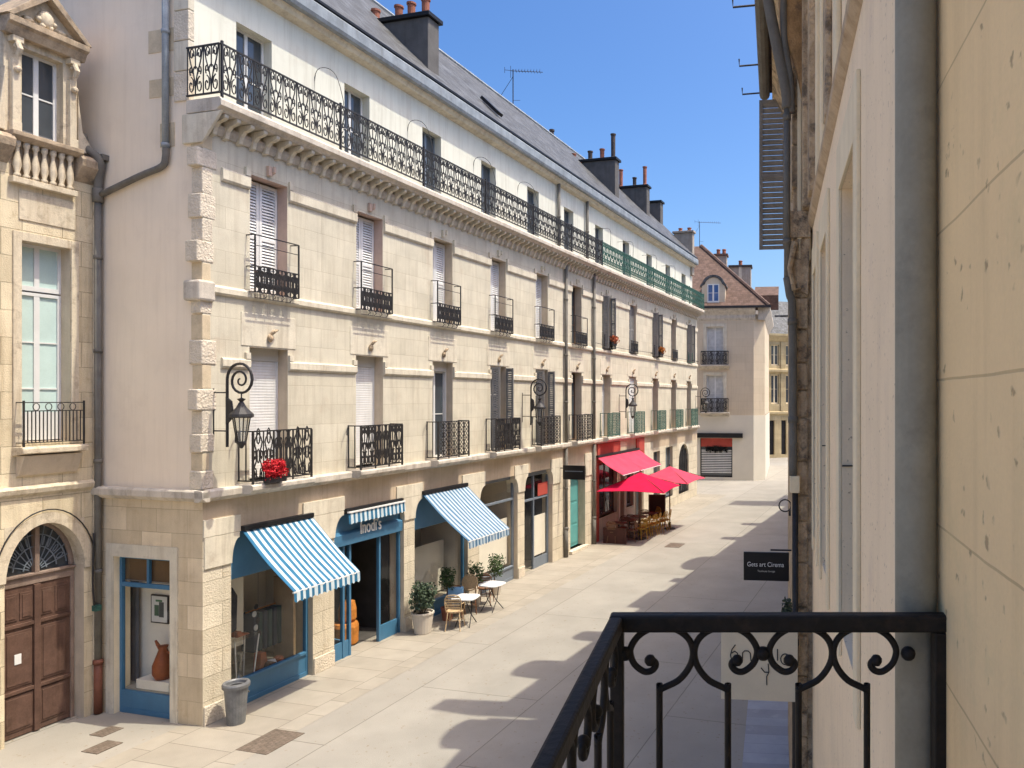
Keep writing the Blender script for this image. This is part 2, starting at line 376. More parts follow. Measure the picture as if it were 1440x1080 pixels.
def reveals(mb, y, ops, depth, axis='x', s=1, bottom=True):
    P = (lambda a, d, z: (a, y + s * d, z)) if axis == 'x' else (lambda a, d, z: (y + s * d, a, z))
    for o in ops:
        a, b, za, zb = o[:4]
        mb.quad(P(a, 0, za), P(a, depth, za), P(a, depth, zb), P(a, 0, zb))
        mb.quad(P(b, 0, za), P(b, 0, zb), P(b, depth, zb), P(b, depth, za))
        mb.quad(P(a, 0, zb), P(a, depth, zb), P(b, depth, zb), P(b, 0, zb))
        if bottom: mb.quad(P(a, 0, za), P(b, 0, za), P(b, depth, za), P(a, depth, za))
    return mb

def window(parent, a, b, za, zb, y, frame_m, glass_m, cols=2, rows=3, fw=.045, th=.05, curtain=None, s=1, axis='x', name='window'):
    """casement window: frame with bars, one pane sheet behind, optional curtain"""
    mb = MB()
    def bx(a0, a1, d0, d1, z0, z1):
        if axis == 'x': mb.box(a0, a1, y + s * d0, y + s * d1, z0, z1)
        else: mb.box(y + s * d0, y + s * d1, a0, a1, z0, z1)
    bx(a, a + fw, 0, th, za, zb); bx(b - fw, b, 0, th, za, zb)
    bx(a + fw, b - fw, 0, th, zb - fw, zb); bx(a + fw, b - fw, 0, th, za, za + fw * 1.6)
    w = (b - a - 2 * fw)
    for i in range(1, cols):
        c = a + fw + w * i / cols; bx(c - fw * .8, c + fw * .8, .004, th - .004, za + fw * 1.6, zb - fw)
    for j in range(1, rows):
        c = za + fw * 1.6 + (zb - za - fw * 2.6) * j / rows
        for i in range(cols):
            l = a + fw + w * i / cols + (fw * .8 if i else 0); r = a + fw + w * (i + 1) / cols - (fw * .8 if i < cols - 1 else 0)
            bx(l, r, .012, th - .012, c - .012, c + .012)
    o = mb.build(name, frame_m, parent)
    g = MB(); d = th * .5
    P = (lambda q, dd, z: (q, y + s * dd, z)) if axis == 'x' else (lambda q, dd, z: (y + s * dd, q, z))
    g.quad(P(a + fw, d, za + fw), P(b - fw, d, za + fw), P(b - fw, d, zb - fw), P(a + fw, d, zb - fw)); g.build('pane', glass_m, o)
    if curtain:
        c = MB(); k = 18
        for i in range(k):
            q0 = a + fw + w * i / k; q1 = a + fw + w * (i + 1) / k; d0 = .09 + .02 * (i % 2); d1 = .09 + .02 * ((i + 1) % 2)
            c.quad(P(q0, d0, za), P(q1, d1, za), P(q1, d1, zb), P(q0, d0, zb))
        c.build('curtain', curtain, o)
    return o
def shutter_leaf(mb, w, h, slats=30, th=.035, fr=.06):
    """louvred leaf in its own plane: x 0..w, z 0..h"""
    mb.box(0, fr, 0, th, 0, h); mb.box(w - fr, w, 0, th, 0, h)
    for z in (0, h * .48, h - fr): mb.box(fr, w - fr, .002, th - .002, z, z + fr)
    z = fr + .02
    st = (h - fr * 2) / slats
    for i in range(slats):
        zz = fr + st * (i + .2)
        mb.add([(fr, 0.006, zz), (w - fr, 0.006, zz), (w - fr, th - .006, zz + st * .75), (fr, th - .006, zz + st * .75), (fr, .006, zz + .008), (w - fr, .006, zz + .008), (w - fr, th - .006, zz + st * .75 + .008), (fr, th - .006, zz + st * .75 + .008)],
               [(0, 1, 2, 3), (4, 7, 6, 5), (0, 4, 5, 1), (3, 2, 6, 7), (0, 3, 7, 4), (1, 5, 6, 2)])
    return mb
def leaf_at(parent, name, w, h, m, loc, rz, slats=30):
    o = shutter_leaf(MB(), w, h, slats).build(name, m, parent); o.location = loc; o.rotation_euler = (0, 0, rz); return o

# ------------------------------------------------------------------ ornament patterns (2D, then mapped onto a railing plane)
def railing_tubes(mb, x0, x1, z0, z1, y, mod, kind, r=.011, n=4, axis='x'):
    """wrought iron infill between x0..x1 on the plane y (axis 'x') or the plane x=y (axis 'y')"""
    P = (lambda a, b: (a, y, b)) if axis == 'x' else (lambda a, b: (y, a, b))
    k = max(1, round((x1 - x0) / mod)); w = (x1 - x0) / k; h = z1 - z0
    for i in range(k):
        a = x0 + w * i; c = a + w / 2
        def T(pts, rr=r): mb.tube([P(c + p[0] * w, z0 + p[1] * h) for p in pts], rr, n)
        T([(-.5, 0), (-.5, 1)])
        if kind == 'lyre':
            for s in (1, -1):
                T(catmull([(0, 0), (.02 * s, .22), (.14 * s, .48), (.33 * s, .72), (.44 * s, 1)], 3))
                T([(p[0] * s, p[1]) for p in spiral2(.24, .87, .15, .04, 200, -220, 9)])
                T([(p[0] * s, p[1]) for p in spiral2(.27, .2, .19, .05, 90, 520, 10)])
                T([(p[0] * s, p[1]) for p in spiral2(.27, .52, .11, .03, -60, 330, 8)])
            T(arc2(0, .45, .16, 0, 180, 6)); T([(0, .55), (0, 1)])
        elif kind == 'ogee':
            for s in (1, -1):
                T(catmull([(0, .05), (.4 * s, .22), (.1 * s, .5), (.36 * s, .78), (0, .97)], 3))
                T([(p[0] * s, p[1]) for p in spiral2(.28, .12, .14, .04, 90, 430, 8)])
                T([(p[0] * s, p[1]) for p in spiral2(.3, .5, .13, .04, 0, 360, 8)])
            T(arc2(0, .5, .14, 0, 360, 8)); T(arc2(0, .9, .16, 0, 360, 8))
        elif kind == 'grid':
            for q in range(4):
                zc = .125 + q * .25
                T([(-.5, zc + .125), (.5, zc + .125)])
                T([(.42 * math.cos(t), zc + .11 * math.sin(t)) for t in [2 * PI * j / 8 for j in range(9)]], r * .8)
                T([(-.3, zc - .08), (.3, zc + .08)], r * .7); T([(.3, zc - .08), (-.3, zc + .08)], r * .7)
        elif kind == 'dense':
            for s in (1, -1):
                T([(p[0] * s, p[1]) for p in spiral2(.22, .75, .25, .05, 90, 560, 12)])
                T([(p[0] * s, p[1]) for p in spiral2(.22, .27, .25, .05, -90, -560, 12)])
                T(catmull([(0, 0), (.3 * s, .5), (0, 1)], 4)); T([(.12 * s, 0), (.12 * s, 1)], r * .8)
            T(arc2(0, .5, .2, 0, 360, 8))
        elif kind == 'bars':
            T([(0, 0), (0, 1)])
    mb.tube([P(x1, z0), P(x1, z1)], r, n)
    return mb

# ------------------------------------------------------------------ ground
def ground_sheet(name, m, frame, x0, x1, y0, y1, z, sub=1):
    o = MB().quad((x0, y0, 0), (x1, y0, 0), (x1, y1, 0), (x0, y1, 0)).build(name, m)
    o.location = frame(0, 0, z); o.rotation_euler = (0, 0, ROT if frame is W else RROT); return structure(o)
ground_sheet('ground', M('far_ground', (.36, .32, .28), var=.1, scale=.2, bump=0), W, -400, 700, -500, 500, -.012)
ground_sheet('street', m_street, W, -18, 75, -26, 12, 0.0)
ground_sheet('pavement', m_pave, W, -10, 33, -1.72, 0.4, .004)
ground_sheet('pavement', m_pave2, RW, -5, 17.5, -.6, .93, .004)
for i, (px, py, w, d) in enumerate(((381, 1043, .80, .62), (144, 1051, .42, .34), (150, 1029, .36, .30), (949, 767, .85, .6), (1048, 760, .1, .1))):
    if i == 4: continue
    o = MB().box(-w / 2, w / 2, -d / 2, d / 2, 0, .009).build('manhole_cover', m_manhole)
    o.location = G(px, py) + Vector((0, 0, .001)); o.rotation_euler = (0, 0, ROT)
    tag(o, ('large dark iron cover in the paving near the bin', 'square dark cover in the paving below the brown arched door', 'small dark cover between the arched door and the side display window', 'flat grey grating in the street before the cafe terrace')[i], 'manhole cover')

# ------------------------------------------------------------------ the long stone facade (two addresses)
YA = .3                                # attic set back
def facade_building(name, label, u_off, length, win_u, ground_ops, near_end):
    B = thing(name, label, 'building', W(u_off, 0, 0), ROT)
    L = length
    first = [(u - .45, u + .45, 4.15, 6.70) for u in win_u]
    second = [(u - .44, u + .44, 7.76, 9.94) for u in win_u]
    attic = [(u - .46, u + .36, 10.96, 12.83) for u in win_u]
    mb = MB(); wall(mb, 0, L, 4.14, 10.75, 0, first + second, .26)
    for k, op in enumerate(first + second):
        reveals(MB(), 0, [op], .3).build('window_reveal', m_pinkjamb if near_end and 6 <= k < 8 else m_jamb, B)
    mb.build('facade_wall', m_ashlar, B)
    g = MB(); wall(g, 0, L, 0, 3.3, 0, ground_ops, .4); nf = len(g.f); g.quad((0, 0, 3.3), (L, 0, 3.3), (L, 0, 3.95), (0, 0, 3.95))
    xs_g = sorted({0, L, *[o[0] for o in ground_ops], *[o[1] for o in ground_ops]})
    g.f.pop(); [g.quad((p, 0, 3.3), (q, 0, 3.3), (q, 0, 3.95), (p, 0, 3.95)) for p, q in zip(xs_g, xs_g[1:])]
    go = g.build('ground_floor_wall', [m_ground_ashlar, m_frieze], B)
    for p in go.data.polygons: p.material_index = 1 if p.index >= nf else 0
    weld(go)
    for op in ground_ops:
        gj = MB(); reveals(gj, 0, [op], .4, bottom=False); gj.build('shop_jamb', m_jamb, B)
    # ledge
    x0 = -.15 if near_end else 0
    MB().prism([(-.17, 4.0), (-.17, 4.11), (-.14, 4.14), (.02, 4.14), (.02, 3.93), (-.08, 3.93)], x0, L, 'yz').build('ledge', m_ledge, B, bevel=.008)
    # string course and lintel bands
    s = MB(); s.prism([(-.07, 7.62), (-.07, 7.71), (-.02, 7.755), (.01, 7.755), (.01, 7.58), (-.03, 7.58)], .02, L - .01, 'yz')
    s.build('string_course', m_trim, B)
    edges = [.36 if near_end else .02] + [e for u in win_u for e in (u - .45, u + .45)] + [L - .02]
    for za, zb, h in ((9.64, 9.88, .16), (6.28, 6.47, .12)):
        m = MB()
        for i in range(0, len(edges), 2):
            a, b = edges[i], edges[i + 1]
            a += 0 if i == 0 else .012; b -= .012 if i + 2 < len(edges) else 0
            m.prism([(-.055, za + .04), (-.055, zb - .03), (-.03, zb), (.01, zb), (.01, za), (-.025, za)], a, b, 'yz')
            if i: m.box(a - .002, a + .10, -.05, .01, zb + .002, zb + h)
            if i + 2 < len(edges): m.box(b - .10, b + .002, -.05, .01, zb + .002, zb + h)
        m.build('lintel_band', m_trim, B)
    for k, u in enumerate(win_u):
        MB().box(u - .64, u + .64, -.012, .01, 6.72, 7.34).build('lintel_panel', m_trim, B, bevel=.006)
        c = MB(); c.ball((u - .02, -.05, 6.90), .055, 8, (1, .9, 1.5)); c.tube([(u - .02, -.05, 6.95), (u + .02, -.1, 7.03), (u + .12, -.09, 7.06)], [.03, .04, .018], 6)
        c.build('keystone', m_old, B, smooth=True)
        c = MB(); c.box(u - .07, u + .01, -.07, 0, 10.02, 10.2); c.tube([(u + .03, -.02, 10.06), (u + .03, -.1, 10.1), (u + .03, -.1, 10.2)], .03, 6)
        c.build('keystone', m_pinkjamb if (near_end and k < 2) else m_trim, B)
    # cornice slab with brackets
    sl = MB(); e0 = -.06 if near_end else 0
    sl.prism([(-.47, 10.80), (-.47, 10.90), (-.43, 10.95), (YA, 10.95), (YA, 10.72), (-.36, 10.72), (-.40, 10.76)], e0, L, 'yz')
    sl.prism([(-.03, 10.42), (-.09, 10.52), (-.09, 10.6), (.0, 10.6), (0, 10.42)], 0, L, 'yz')
    sl.build('cornice_slab', m_ledge, B, bevel=.006)
    proto = MB().prism([(-.005, 10.715), (-.36, 10.715), (-.36, 10.66), (-.30, 10.62), (-.2, 10.60), (-.12, 10.52), (-.09, 10.40), (-.005, 10.36)], -.042, .042, 'yz').build('cornice_bracket', m_trim, B, bevel=.008)
    nb = int(L / .29); proto.location = (.12, 0, 0)
    for i in range(1, nb):
        c = proto.copy(); COL.objects.link(c); c.location = (.12 + i * .29, 0, 0)
    if near_end: proto.location = (.16, 0, 0)
    # attic
    at = MB(); wall(at, 0, L, 10.95, 13.6, YA, attic, .24); reveals(at, YA, attic, .24); at.build('attic_wall', m_attic, B)
    ev = MB(); ev.prism([(YA, 13.45), (.12, 13.50), (.05, 13.62), (YA, 13.62)], 0, L, 'yz'); ev.build('eaves_moulding', m_trim, B)
    MB().prism([(-.06, 13.622), (-.09, 13.70), (-.09, 13.92), (-.05, 13.96), (.06, 14.0), (YA + .3, 13.9), (YA + .3, 13.622)], -.03 if near_end else 0, L, 'yz').build('gutter', m_zinc, B, bevel=.01)
    MB().box(-.02 if near_end else 0, L, -.05, .0, 14.005, 14.06).build('gutter_lip', m_blackm, B)
    rf = MB(); rf.add([(0, -.02, 14.08), (L, -.02, 14.08), (L, 4, 18), (0, 4, 18), (0, 8.3, 13.9), (L, 8.3, 13.9)], [(0, 1, 2, 3), (3, 2, 5, 4)])
    rf.build('roof', m_slate, B)
    MB().tube([(0, 4, 18.0), (L, 4, 18.0)], .08, 6).build('ridge', m_zinc, B)
    # closed back and far end
    bk = MB(); bk.quad((0, 8.2, 0), (L, 8.2, 0), (L, 8.2, 13.9), (0, 8.2, 13.9))
    if not near_end: bk.add([(L, 0, 0), (L, 8.2, 0), (L, 8.2, 13.9), (L, 4, 18), (L, YA, 14.1), (L, YA, 10.8), (L, 0, 10.8)], [(0, 1, 2, 3, 4, 5, 6)])
    for z in (4.0, 7.5, 10.9): bk.quad((0, .4, z), (L, .4, z), (L, 8.2, z), (0, 8.2, z))
    bk.build('rear_wall', m_sidewall, B)
    return B, first, second, attic

def top_railing(B, L, m, near_end, mod):
    t = MB(); x0 = -.03 if near_end else .02
    for z in (11.02, 11.86):
        t.box(x0, L, -.44, -.41, z, z + .028)
    if near_end:
        for z in (11.02, 11.86): t.box(-.045, -.015, -.41, YA + .02, z, z + .028)
    t.build('handrail', m, B)
    q = MB(); railing_tubes(q, x0 + .02, L - .02, 11.04, 11.86, -.425, mod, 'lyre', .0105)
    if near_end: railing_tubes(q, -.40, YA, 11.04, 11.86, -.03, .34, 'lyre', .0105, axis='y')
    q.build('scrollwork', m, B)
    k = round(L / 2.85)
    for i in range(k + 1):
        x = min(L - .02, max(x0 + .01, i * L / k)); MB().box(x - .016, x + .016, -.445, -.405, 10.95, 11.93).build('railing_post', m, B)

def small_balcony(B, u, kind, m, slab_m, hooks=True, w=.70, p=.34):
    """first-floor balcony on the ledge: slab, rail frame, infill"""
    z0, z1 = 4.22, 5.13
    sl = MB(); sl.prism([(-p - .06, 4.06), (-p - .06, 4.13), (-p - .03, 4.16), (-.0, 4.16), (0, 3.99), (-p + .02, 3.99)], u - w - .06, u + w + .06, 'yz')
    sl.build('balcony_slab', slab_m, B, bevel=.008)
    r = MB()
    for z in (z0, z1): r.box(u - w, u + w, -p - .014, -p + .014, z - .012, z + .014)
    for x in (u - w, u + w):
        for z in (z0, z1): r.box(x - .012, x + .012, -p + .0145, 0, z - .011, z + .012)
        r.box(x - .016, x + .016, -p - .016, -p + .016, 4.14, z1 - .012)
    for f in (-.33, .33): r.box(u + f * w - .012, u + f * w + .012, -p - .012, -p + .012, 4.14, z1 - .012)
    railing_tubes(r, u - w, u - .33 * w, z0, z1, -p, w * .34, kind, .0115); railing_tubes(r, u - .33 * w, u + .33 * w, z0, z1, -p, w * .34, 'dense' if kind != 'grid' else 'grid', .0105)
    railing_tubes(r, u + .33 * w, u + w, z0, z1, -p, w * .34, kind, .0115)
    for x in (u - w, u + w): railing_tubes(r, -p, -.02, z0, z1, x, .34, 'bars', .012, axis='y')
    if hooks:
        r.tube(catmull([(u - w, -.02, z1), (u - w - .10, -.1, z1 + .01), (u - w - .16, -.12, z1 - .08), (u - w - .17, -.12, z1 - .2)], 4), .012, 4)
    r.build('balcony_railing', m, B)
def guard_rail(B, u, m, full=True, w=.52, p=.2):
    """second-floor window guard: open upper rails, ornate lower panel, little scrolled feet"""
    r = MB(); zt, zm, zb = 8.78, 8.2, 7.72
    for z in (zt, zm, zb):
        r.box(u - w, u + w, -p - .01, -p + .01, z - .01, z + .01)
        for x in (u - w, u + w): r.box(x - .009, x + .009, -p + .0105, 0, z - .009, z + .009)
    if full: r.box(u - w, u + w, -p - .006, -p + .006, zm + .38, zm + .392)
    for x in (u - w, u + w): r.box(x - .012, x + .012, -p - .012, -p + .012, zb, zt)
    railing_tubes(r, u - w, u + w, zb, zm, -p, .21, 'dense', .0125)
    for x in (-.3, -.1, .1, .3):
        r.tube([(u + x, -p, zb), (u + x + .03, -p - .03, zb - .05), (u + x, -p, zb - .10)], .01, 4)
    r.box(u - w, u + w, -p - .008, -p + .008, zb - .115, zb - .105)
    r.build('window_guard', m, B)
def louvre_pair(B, u, z0, z1, y, half, m, open_=False, slats=34):
    """a closed pair of louvred leaves in an opening, or folded back against the reveals"""
    h = z1 - z0 - .04
    if not open_:
        for s in (0, 1): leaf_at(B, 'shutter', half - .012, h, m, (u - half + .006 + s * half, y, z0 + .02), 0, slats)
    else:
        leaf_at(B, 'shutter', half * .55, h, m, (u - half + .05, y, z0 + .02), R(-82), slats)
        leaf_at(B, 'shutter', half * .55, h, m, (u + half - .06, y, z0 + .02), R(-98), slats)
def roller(B, u, z0, z1, y, half, down=1.0):
    zb = z1 - (z1 - z0) * down
    b = MB().box(u - half, u + half, y - .03, y + .03, z1 - .24, z1); b.build('shutter_box', m_rollerbox, B, bevel=.004)
    mb = MB(); n = int((z1 - .24 - zb) / .055)
    for i in range(n):
        z = z1 - .24 - (i + 1) * .055
        mb.prism([(y, z), (y - .004, z + .02), (y - .003, z + .052), (y + .012, z + .052), (y + .012, z)], u - half + .03, u + half - .03, 'yz')
    mb.box(u - half, u - half + .03, y - .02, y + .03, z0, z1 - .24); mb.box(u + half - .03, u + half, y - .02, y + .03, z0, z1 - .24)
    mb.build('roller_shutter', m_shutterwhite, B)

LA = 16.95
WA = [1.42, 4.24, 7.06, 9.88, 12.70, 15.50]
WB = [18.4 - LA, 21.5 - LA, 24.7 - LA, 27.75 - LA, 30.7 - LA]
LB = 32.45 - LA
opsA = [(U(325), U(440), 0, 3.3), (U(470), U(568), 0, 3.3), (U(583), U(658), 0, 3.3), (U(674), U(728), 0, 3.3), (U(737.5), U(777), 0, 3.3), (U(802), U(823), .12, 3.05)]
opsB = [(u0 - LA, u1 - LA, z0, z1) for u0, u1, z0, z1 in [(U(842), U(868), .9, 3.1), (U(869.5), U(878), 0, 3.1), (U(881), U(891), .9, 3.1), (U(893), U(903.5), 0, 3.1), (U(919), U(928), 0, 3.1), (U(936), U(946), .6, 3.2), (U(954.5), U(968.5), .5, 3.2)]]
A, fA, sA, aA = facade_building('stone_town_house', 'long cream stone house with blue striped shop awnings and black iron balconies', 0, LA, WA, opsA, True)
Bb, fB, sB, aB = facade_building('stone_town_house', 'cream stone house with green iron railings above the pink cafe awning', LA, LB, WB, opsB, False)
top_railing(A, LA, m_iron, True, .33); top_railing(Bb, LB, m_green, False, .33)

# upper windows of the nearer house
for k, u in enumerate(WA):
    # attic french window, half hidden by the railing
    window(A, u - .46, u + .36, 10.96, 12.83, YA + .2, m_paleframe if k < 2 else m_greyshop, m_pane, 2, 2)
    # second floor
    if k < 5:
        louvre_pair(A, u, 7.76, 9.92, .24, .44, m_shutterwhite if k < 4 else m_paleframe)
        guard_rail(A, u, m_iron, k in (0, 1, 2, 3))
    else:
        window(A, u - .44, u + .44, 7.76, 9.94, .28, m_brownwood, m_pane, 2, 3); guard_rail(A, u, m_iron, False)
    # first floor
    if k in (0, 1): roller(A, u, 4.15, 6.70, .26, .45)
    elif k == 2:
        roller(A, u, 4.15, 6.70, .22, .45, .1)
        window(A, u - .45, u + .45, 4.15, 6.46, .26, m_paleframe, m_pane, 2, 2)
    else:
        window(A, u - .45, u + .45, 4.15, 6.70, .28, m_paleframe if k < 5 else m_brownwood, m_pane, 2, 3)
        if k < 5: louvre_pair(A, u, 4.15, 6.68, -.02, .48, m_greyshutter, True)
    small_balcony(A, u, ('ogee', 'lyre', 'grid', 'lyre', 'grid', 'grid')[k], m_iron, m_ledge)
for k, u in enumerate(WB):
    window(Bb, u - .46, u + .36, 10.96, 12.83, YA + .2, m_greyshop, m_pane, 2, 2)
    window(Bb, u - .44, u + .44, 7.76, 9.94, .27, m_paleframe if k % 2 else m_greyshop, m_pane, 2, 3)
    if k in (1,): louvre_pair(Bb, u, 7.76, 9.92, .1, .44, m_greyshutter)
    if k in (0, 2, 4): louvre_pair(Bb, u, 7.76, 9.92, -.02, .46, m_greyshutter, True)
    window(Bb, u - .45, u + .45, 4.15, 6.70, .28, m_paleframe, m_curtain if k == 0 else m_pane, 2, 3)
    if k == 1: louvre_pair(Bb, u, 4.15, 6.68, .1, .45, m_paleframe)
    small_balcony(Bb, u, 'grid', m_green, m_ledge, False, .66)
    r = MB(); railing_tubes(r, u - .46, u + .46, 7.78, 8.3, -.1, .23, 'dense', .009); r.box(u - .47, u + .47, -.11, -.09, 8.3, 8.325); r.box(u - .47, u + .47, -.11, 0, 7.765, 7.785); r.build('window_guard', m_green if k > 3 else m_iron, Bb)

# gable end facing the viewer
so = [(.72, 2.05, 0, 2.87)]
e = MB(); wall(e, -0.0, 8.2, 0, 3.95, 0, so, .3, 'y'); e.build('end_wall_base', m_side_ashlar, A)
e = MB(); reveals(e, 0, so, .3, 'y', 1, False); e.build('display_jamb', m_rstone, A)
e = MB(); e.box(-.02, .0, 2.05, 2.22, 0, 2.87); e.box(-.02, 0, .55, .72, 0, 2.87); e.box(-.02, 0, .55, 2.22, 2.87, 3.1); e.build('display_surround', m_trim, A)
e = MB(); e.add([(0, .02, 3.95), (0, 8.2, 3.95), (0, 8.2, 13.9), (0, 4, 18), (0, YA, 14.1), (0, YA, 10.8), (0, .02, 10.75)], [(0, 1, 2, 3, 4, 5, 6)]); e.build('end_wall', m_sidewall, A)
e = MB(); e.prism([(-.15, 4.0), (-.15, 4.11), (-.12, 4.14), (.0, 4.14), (.0, 3.93), (-.07, 3.93)], -.17, 2.42, 'xz'); e.build('ledge', m_ledge, A, bevel=.008)
rng = random.Random(3)
z = 4.14; i = 0
while z < 10.6:
    h = rng.uniform(.30, .46); h = min(h, 10.7 - z)
    if i % 2 == 0:
        o = MB().box(-(.12 if i in (4, 10, 14) else rng.uniform(.02, .05)), rng.uniform(.16, .30), -rng.uniform(.008, .02), rng.uniform(.2, .3), z, z + h - .012)
        b = o.build('quoin_block', m_rough, A, bevel=.022)
    else:
        o = MB().box(-.012, rng.uniform(.12, .2), -.005, rng.uniform(.2, .26), z, z + h - .012)
        b = o.build('quoin_block', m_quoin_dark if rng.random() < .6 else m_rough, A, bevel=.012)
    z += h; i += 1
MB().box(-.13, .2, -.075, .3, 7.44, 7.80).build('quoin_block', m_ledge, A, bevel=.04)
for z0, z1, y1 in ((10.2, 10.62, .95), (11.1, 11.42, 1.2), (11.9, 12.3, 1.22), (12.9, 13.2, 1.2)):
    MB().box(-.012, .0, .62, y1, z0, z1).build('quoin_block', m_quoin_dark, A)
zz = 10.97; i = 0
while zz < 13.9:
    MB().box(-.03, .09, YA - .015, .62, zz, zz + .52).build('quoin_block', m_trim if i % 2 else m_rough, A, bevel=.012); zz += .535; i += 1
MB().prism([(-.05, 10.2), (-.47, 10.71), (YA + .1, 10.71), (YA + .1, 10.2)], -.055, -.002, 'yz').build('cornice_return', m_trim, A, bevel=.01)

# pier capitals on the ground floor
def capital(B, a, b, ea, eb):
    zt, zb = 3.29, 2.74; n = 6
    poly = [(a - ea, zt), (b + eb, zt), (b + eb, zt - .1)]
    poly += [(b + eb * (1 - math.sin(R(15 * j))) , zt - .1 - (zt - .1 - zb) * (1 - math.cos(R(15 * j)))) for j in range(1, n + 1)]
    poly += [(a - ea * (1 - math.sin(R(15 * j))), zt - .1 - (zt - .1 - zb) * (1 - math.cos(R(15 * j)))) for j in range(n, 0, -1)]
    poly += [(a - ea, zt - .1)]
    MB().prism(poly, -.03, .38, 'xz').build('pier_capital', m_trim, B, bevel=.006)
    MB().box(a - ea - .02, b + eb + .02, -.033, -.001, 3.295, 3.60).build('capital_block', m_trim, B, bevel=.005)
for a, b, ea, eb in ((.02, U(325), 0, .16), (U(440), U(470), .26, .26), (U(568), U(583), .28, .28), (U(658), U(674), .28, .28), (U(728), U(737.5), .2, .2), (U(777), U(788), .15, .1)):
    capital(A, a, b, ea, eb)
for a, b in ((U(823.5), U(838)), (U(905), U(917))): capital(Bb if a > LA else A, a - (LA if a > LA else 0), min(b, LA if a < LA else 99) - (LA if a > LA else 0), .1, .05)
# low rough base stones
for a, b in ((0.0, U(325)), (U(440), U(470)), (U(568), U(583)), (U(658), U(674)), (U(728), U(737.5))):
    MB().box(a + .01, b - .01, -.035, -.001, 0, .34).build('pier_base', m_rough, A, bevel=.012)
MB().box(U(802) - .1, U(823) + .1, -.12, .1, 0, .119).build('doorstep', m_rough, A, bevel=.012)

# ------------------------------------------------------------------ shops
def room(B, a, b, z0, z1, d0, d1, m, floor_m=None):
    r = MB(); r.quad((a - .1, d1, z0), (b + .1, d1, z0), (b + .1, d1, z1), (a - .1, d1, z1))
    r.quad((a - .1, d0, z0), (a - .1, d1, z0), (a - .1, d1, z1), (a - .1, d0, z1)); r.quad((b + .1, d0, z0), (b + .1, d1, z0), (b + .1, d1, z1), (b + .1, d0, z1))
    r.quad((a - .1, d0, z1), (b + .1, d0, z1), (b + .1, d1, z1), (a - .1, d1, z1))
    o = r.build('shop_room', m, B)
    MB().quad((a - .1, d0, z0), (b + .1, d0, z0), (b + .1, d1, z0), (a - .1, d1, z0)).build('shop_floor', floor_m or m_display, B)
    return o
def shopfront(B, a, b, z0, z1, y, m, bars, apron, head, transom=None, gm=None, name='shopfront', door=None):
    """painted frame set in an opening: apron below, headboard on top, uprights at given u, glass between"""
    f = MB(); fw = .06
    f.box(a, a + fw, y, y + .08, z0, z1); f.box(b - fw, b, y, y + .08, z0, z1)
    if apron: f.box(a + fw, b - fw, y + .005, y + .07, z0, z0 + apron); f.box(a + fw, b - fw, y - .02, y + .0049, z0, z0 + .09); f.box(a + fw, b - fw, y - .03, y + .0049, z0 + apron - .05, z0 + apron)
    if head: f.box(a + fw, b - fw, y + .005, y + .07, z1 - head, z1)
    for c in bars: f.box(c - .03, c + .03, y + .002, y + .078, z0 + apron, z1 - head)
    cuts = [a + fw] + list(bars) + [b - fw]
    if transom:
        for i in range(len(cuts) - 1): f.box(cuts[i] + (.03 if i else 0), cuts[i + 1] - (.03 if i + 2 < len(cuts) else 0), y + .004, y + .076, transom - .035, transom + .035)
    o = f.build(name, m, B, bevel=.005)
    g = MB(); g.quad((a + fw, y + .045, z0 + apron), (b - fw, y + .045, z0 + apron), (b - fw, y + .045, z1 - head), (a + fw, y + .045, z1 - head))
    if gm is not False: g.build('pane', gm or m_shopglass, o)
    return o
a, b = opsA[0][:2]
shopfront(A, a, b, 0, 3.3, .12, m_blue, [], .50, .90)
room(A, a, b, .35, 3.2, .2, 1.3, m_room)
a, b = opsA[1][:2]
q0, q1 = a + (b - a) * .26, a + (b - a) * .68
S = shopfront(A, a, b, 0, 3.3, .10, m_blue, [q0 - .2, q0, q1], .0, .74, gm=False)
for x0, x1 in ((a + .06, q0), (q1, b - .06)):
    MB().box(x0 + .03, x1 - .03, .12, .17, 0, .36).build('apron', m_blue, S)
    MB().quad((x0, .145, .36), (x1, .145, .36), (x1, .145, 2.56), (x0, .145, 2.56)).build('pane', m_shopglass, S)
MB().prism([(.03, 2.50), (.02, 2.60), (.02, 2.74), (.099, 2.8), (.099, 2.50)], a + .02, b - .02, 'yz').build('fascia', m_blue, S)
dl = MB(); dl.box(0, .05, 0, .05, .02, 2.5); dl.box(.82, .87, 0, .05, .02, 2.5); dl.box(.05, .82, 0, .05, .02, .3); dl.box(.05, .82, 0, .05, 2.4, 2.5)
o = dl.build('door', m_blue, S); o.location = (q0 + .03, .14, 0); o.rotation_euler = (0, 0, R(80))
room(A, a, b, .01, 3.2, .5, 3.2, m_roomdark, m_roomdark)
text('lettering', 'lnodi\'s', .42, m_white, A, (a + (b - a) * .50, .012, 2.68), (PI / 2, 0, 0), .012, sx=.66)
a, b = opsA[2][:2]
shopfront(A, a, b, 0, 3.3, .12, m_blue, [], .42, .90)
room(A, a, b, .3, 3.2, .2, 1.6, m_room)
MB().box(a + .02, a + (b - a) * .98, .75, .78, .35, 1.75).build('display_screen', m_panelw, A)
a, b = opsA[3][:2]
shopfront(A, a, b, 0, 3.3, .14, m_greyshop, [], .45, .12, transom=2.55)
room(A, a, b, .3, 3.2, .22, 1.6, m_room)
MB().box(a + .05, b - .05, .34, .36, .5, 1.95).build('display_screen', m_panelw, A)
a, b = opsA[4][:2]
shopfront(A, a, b, 0, 3.3, .16, m_greyshop, [a + (b - a) * .47], .0, .16, transom=2.36)
MB().box(a + (b - a) * .47 + .031, b - .061, .18, .22, 0, .35).build('apron', m_greyshop, A)
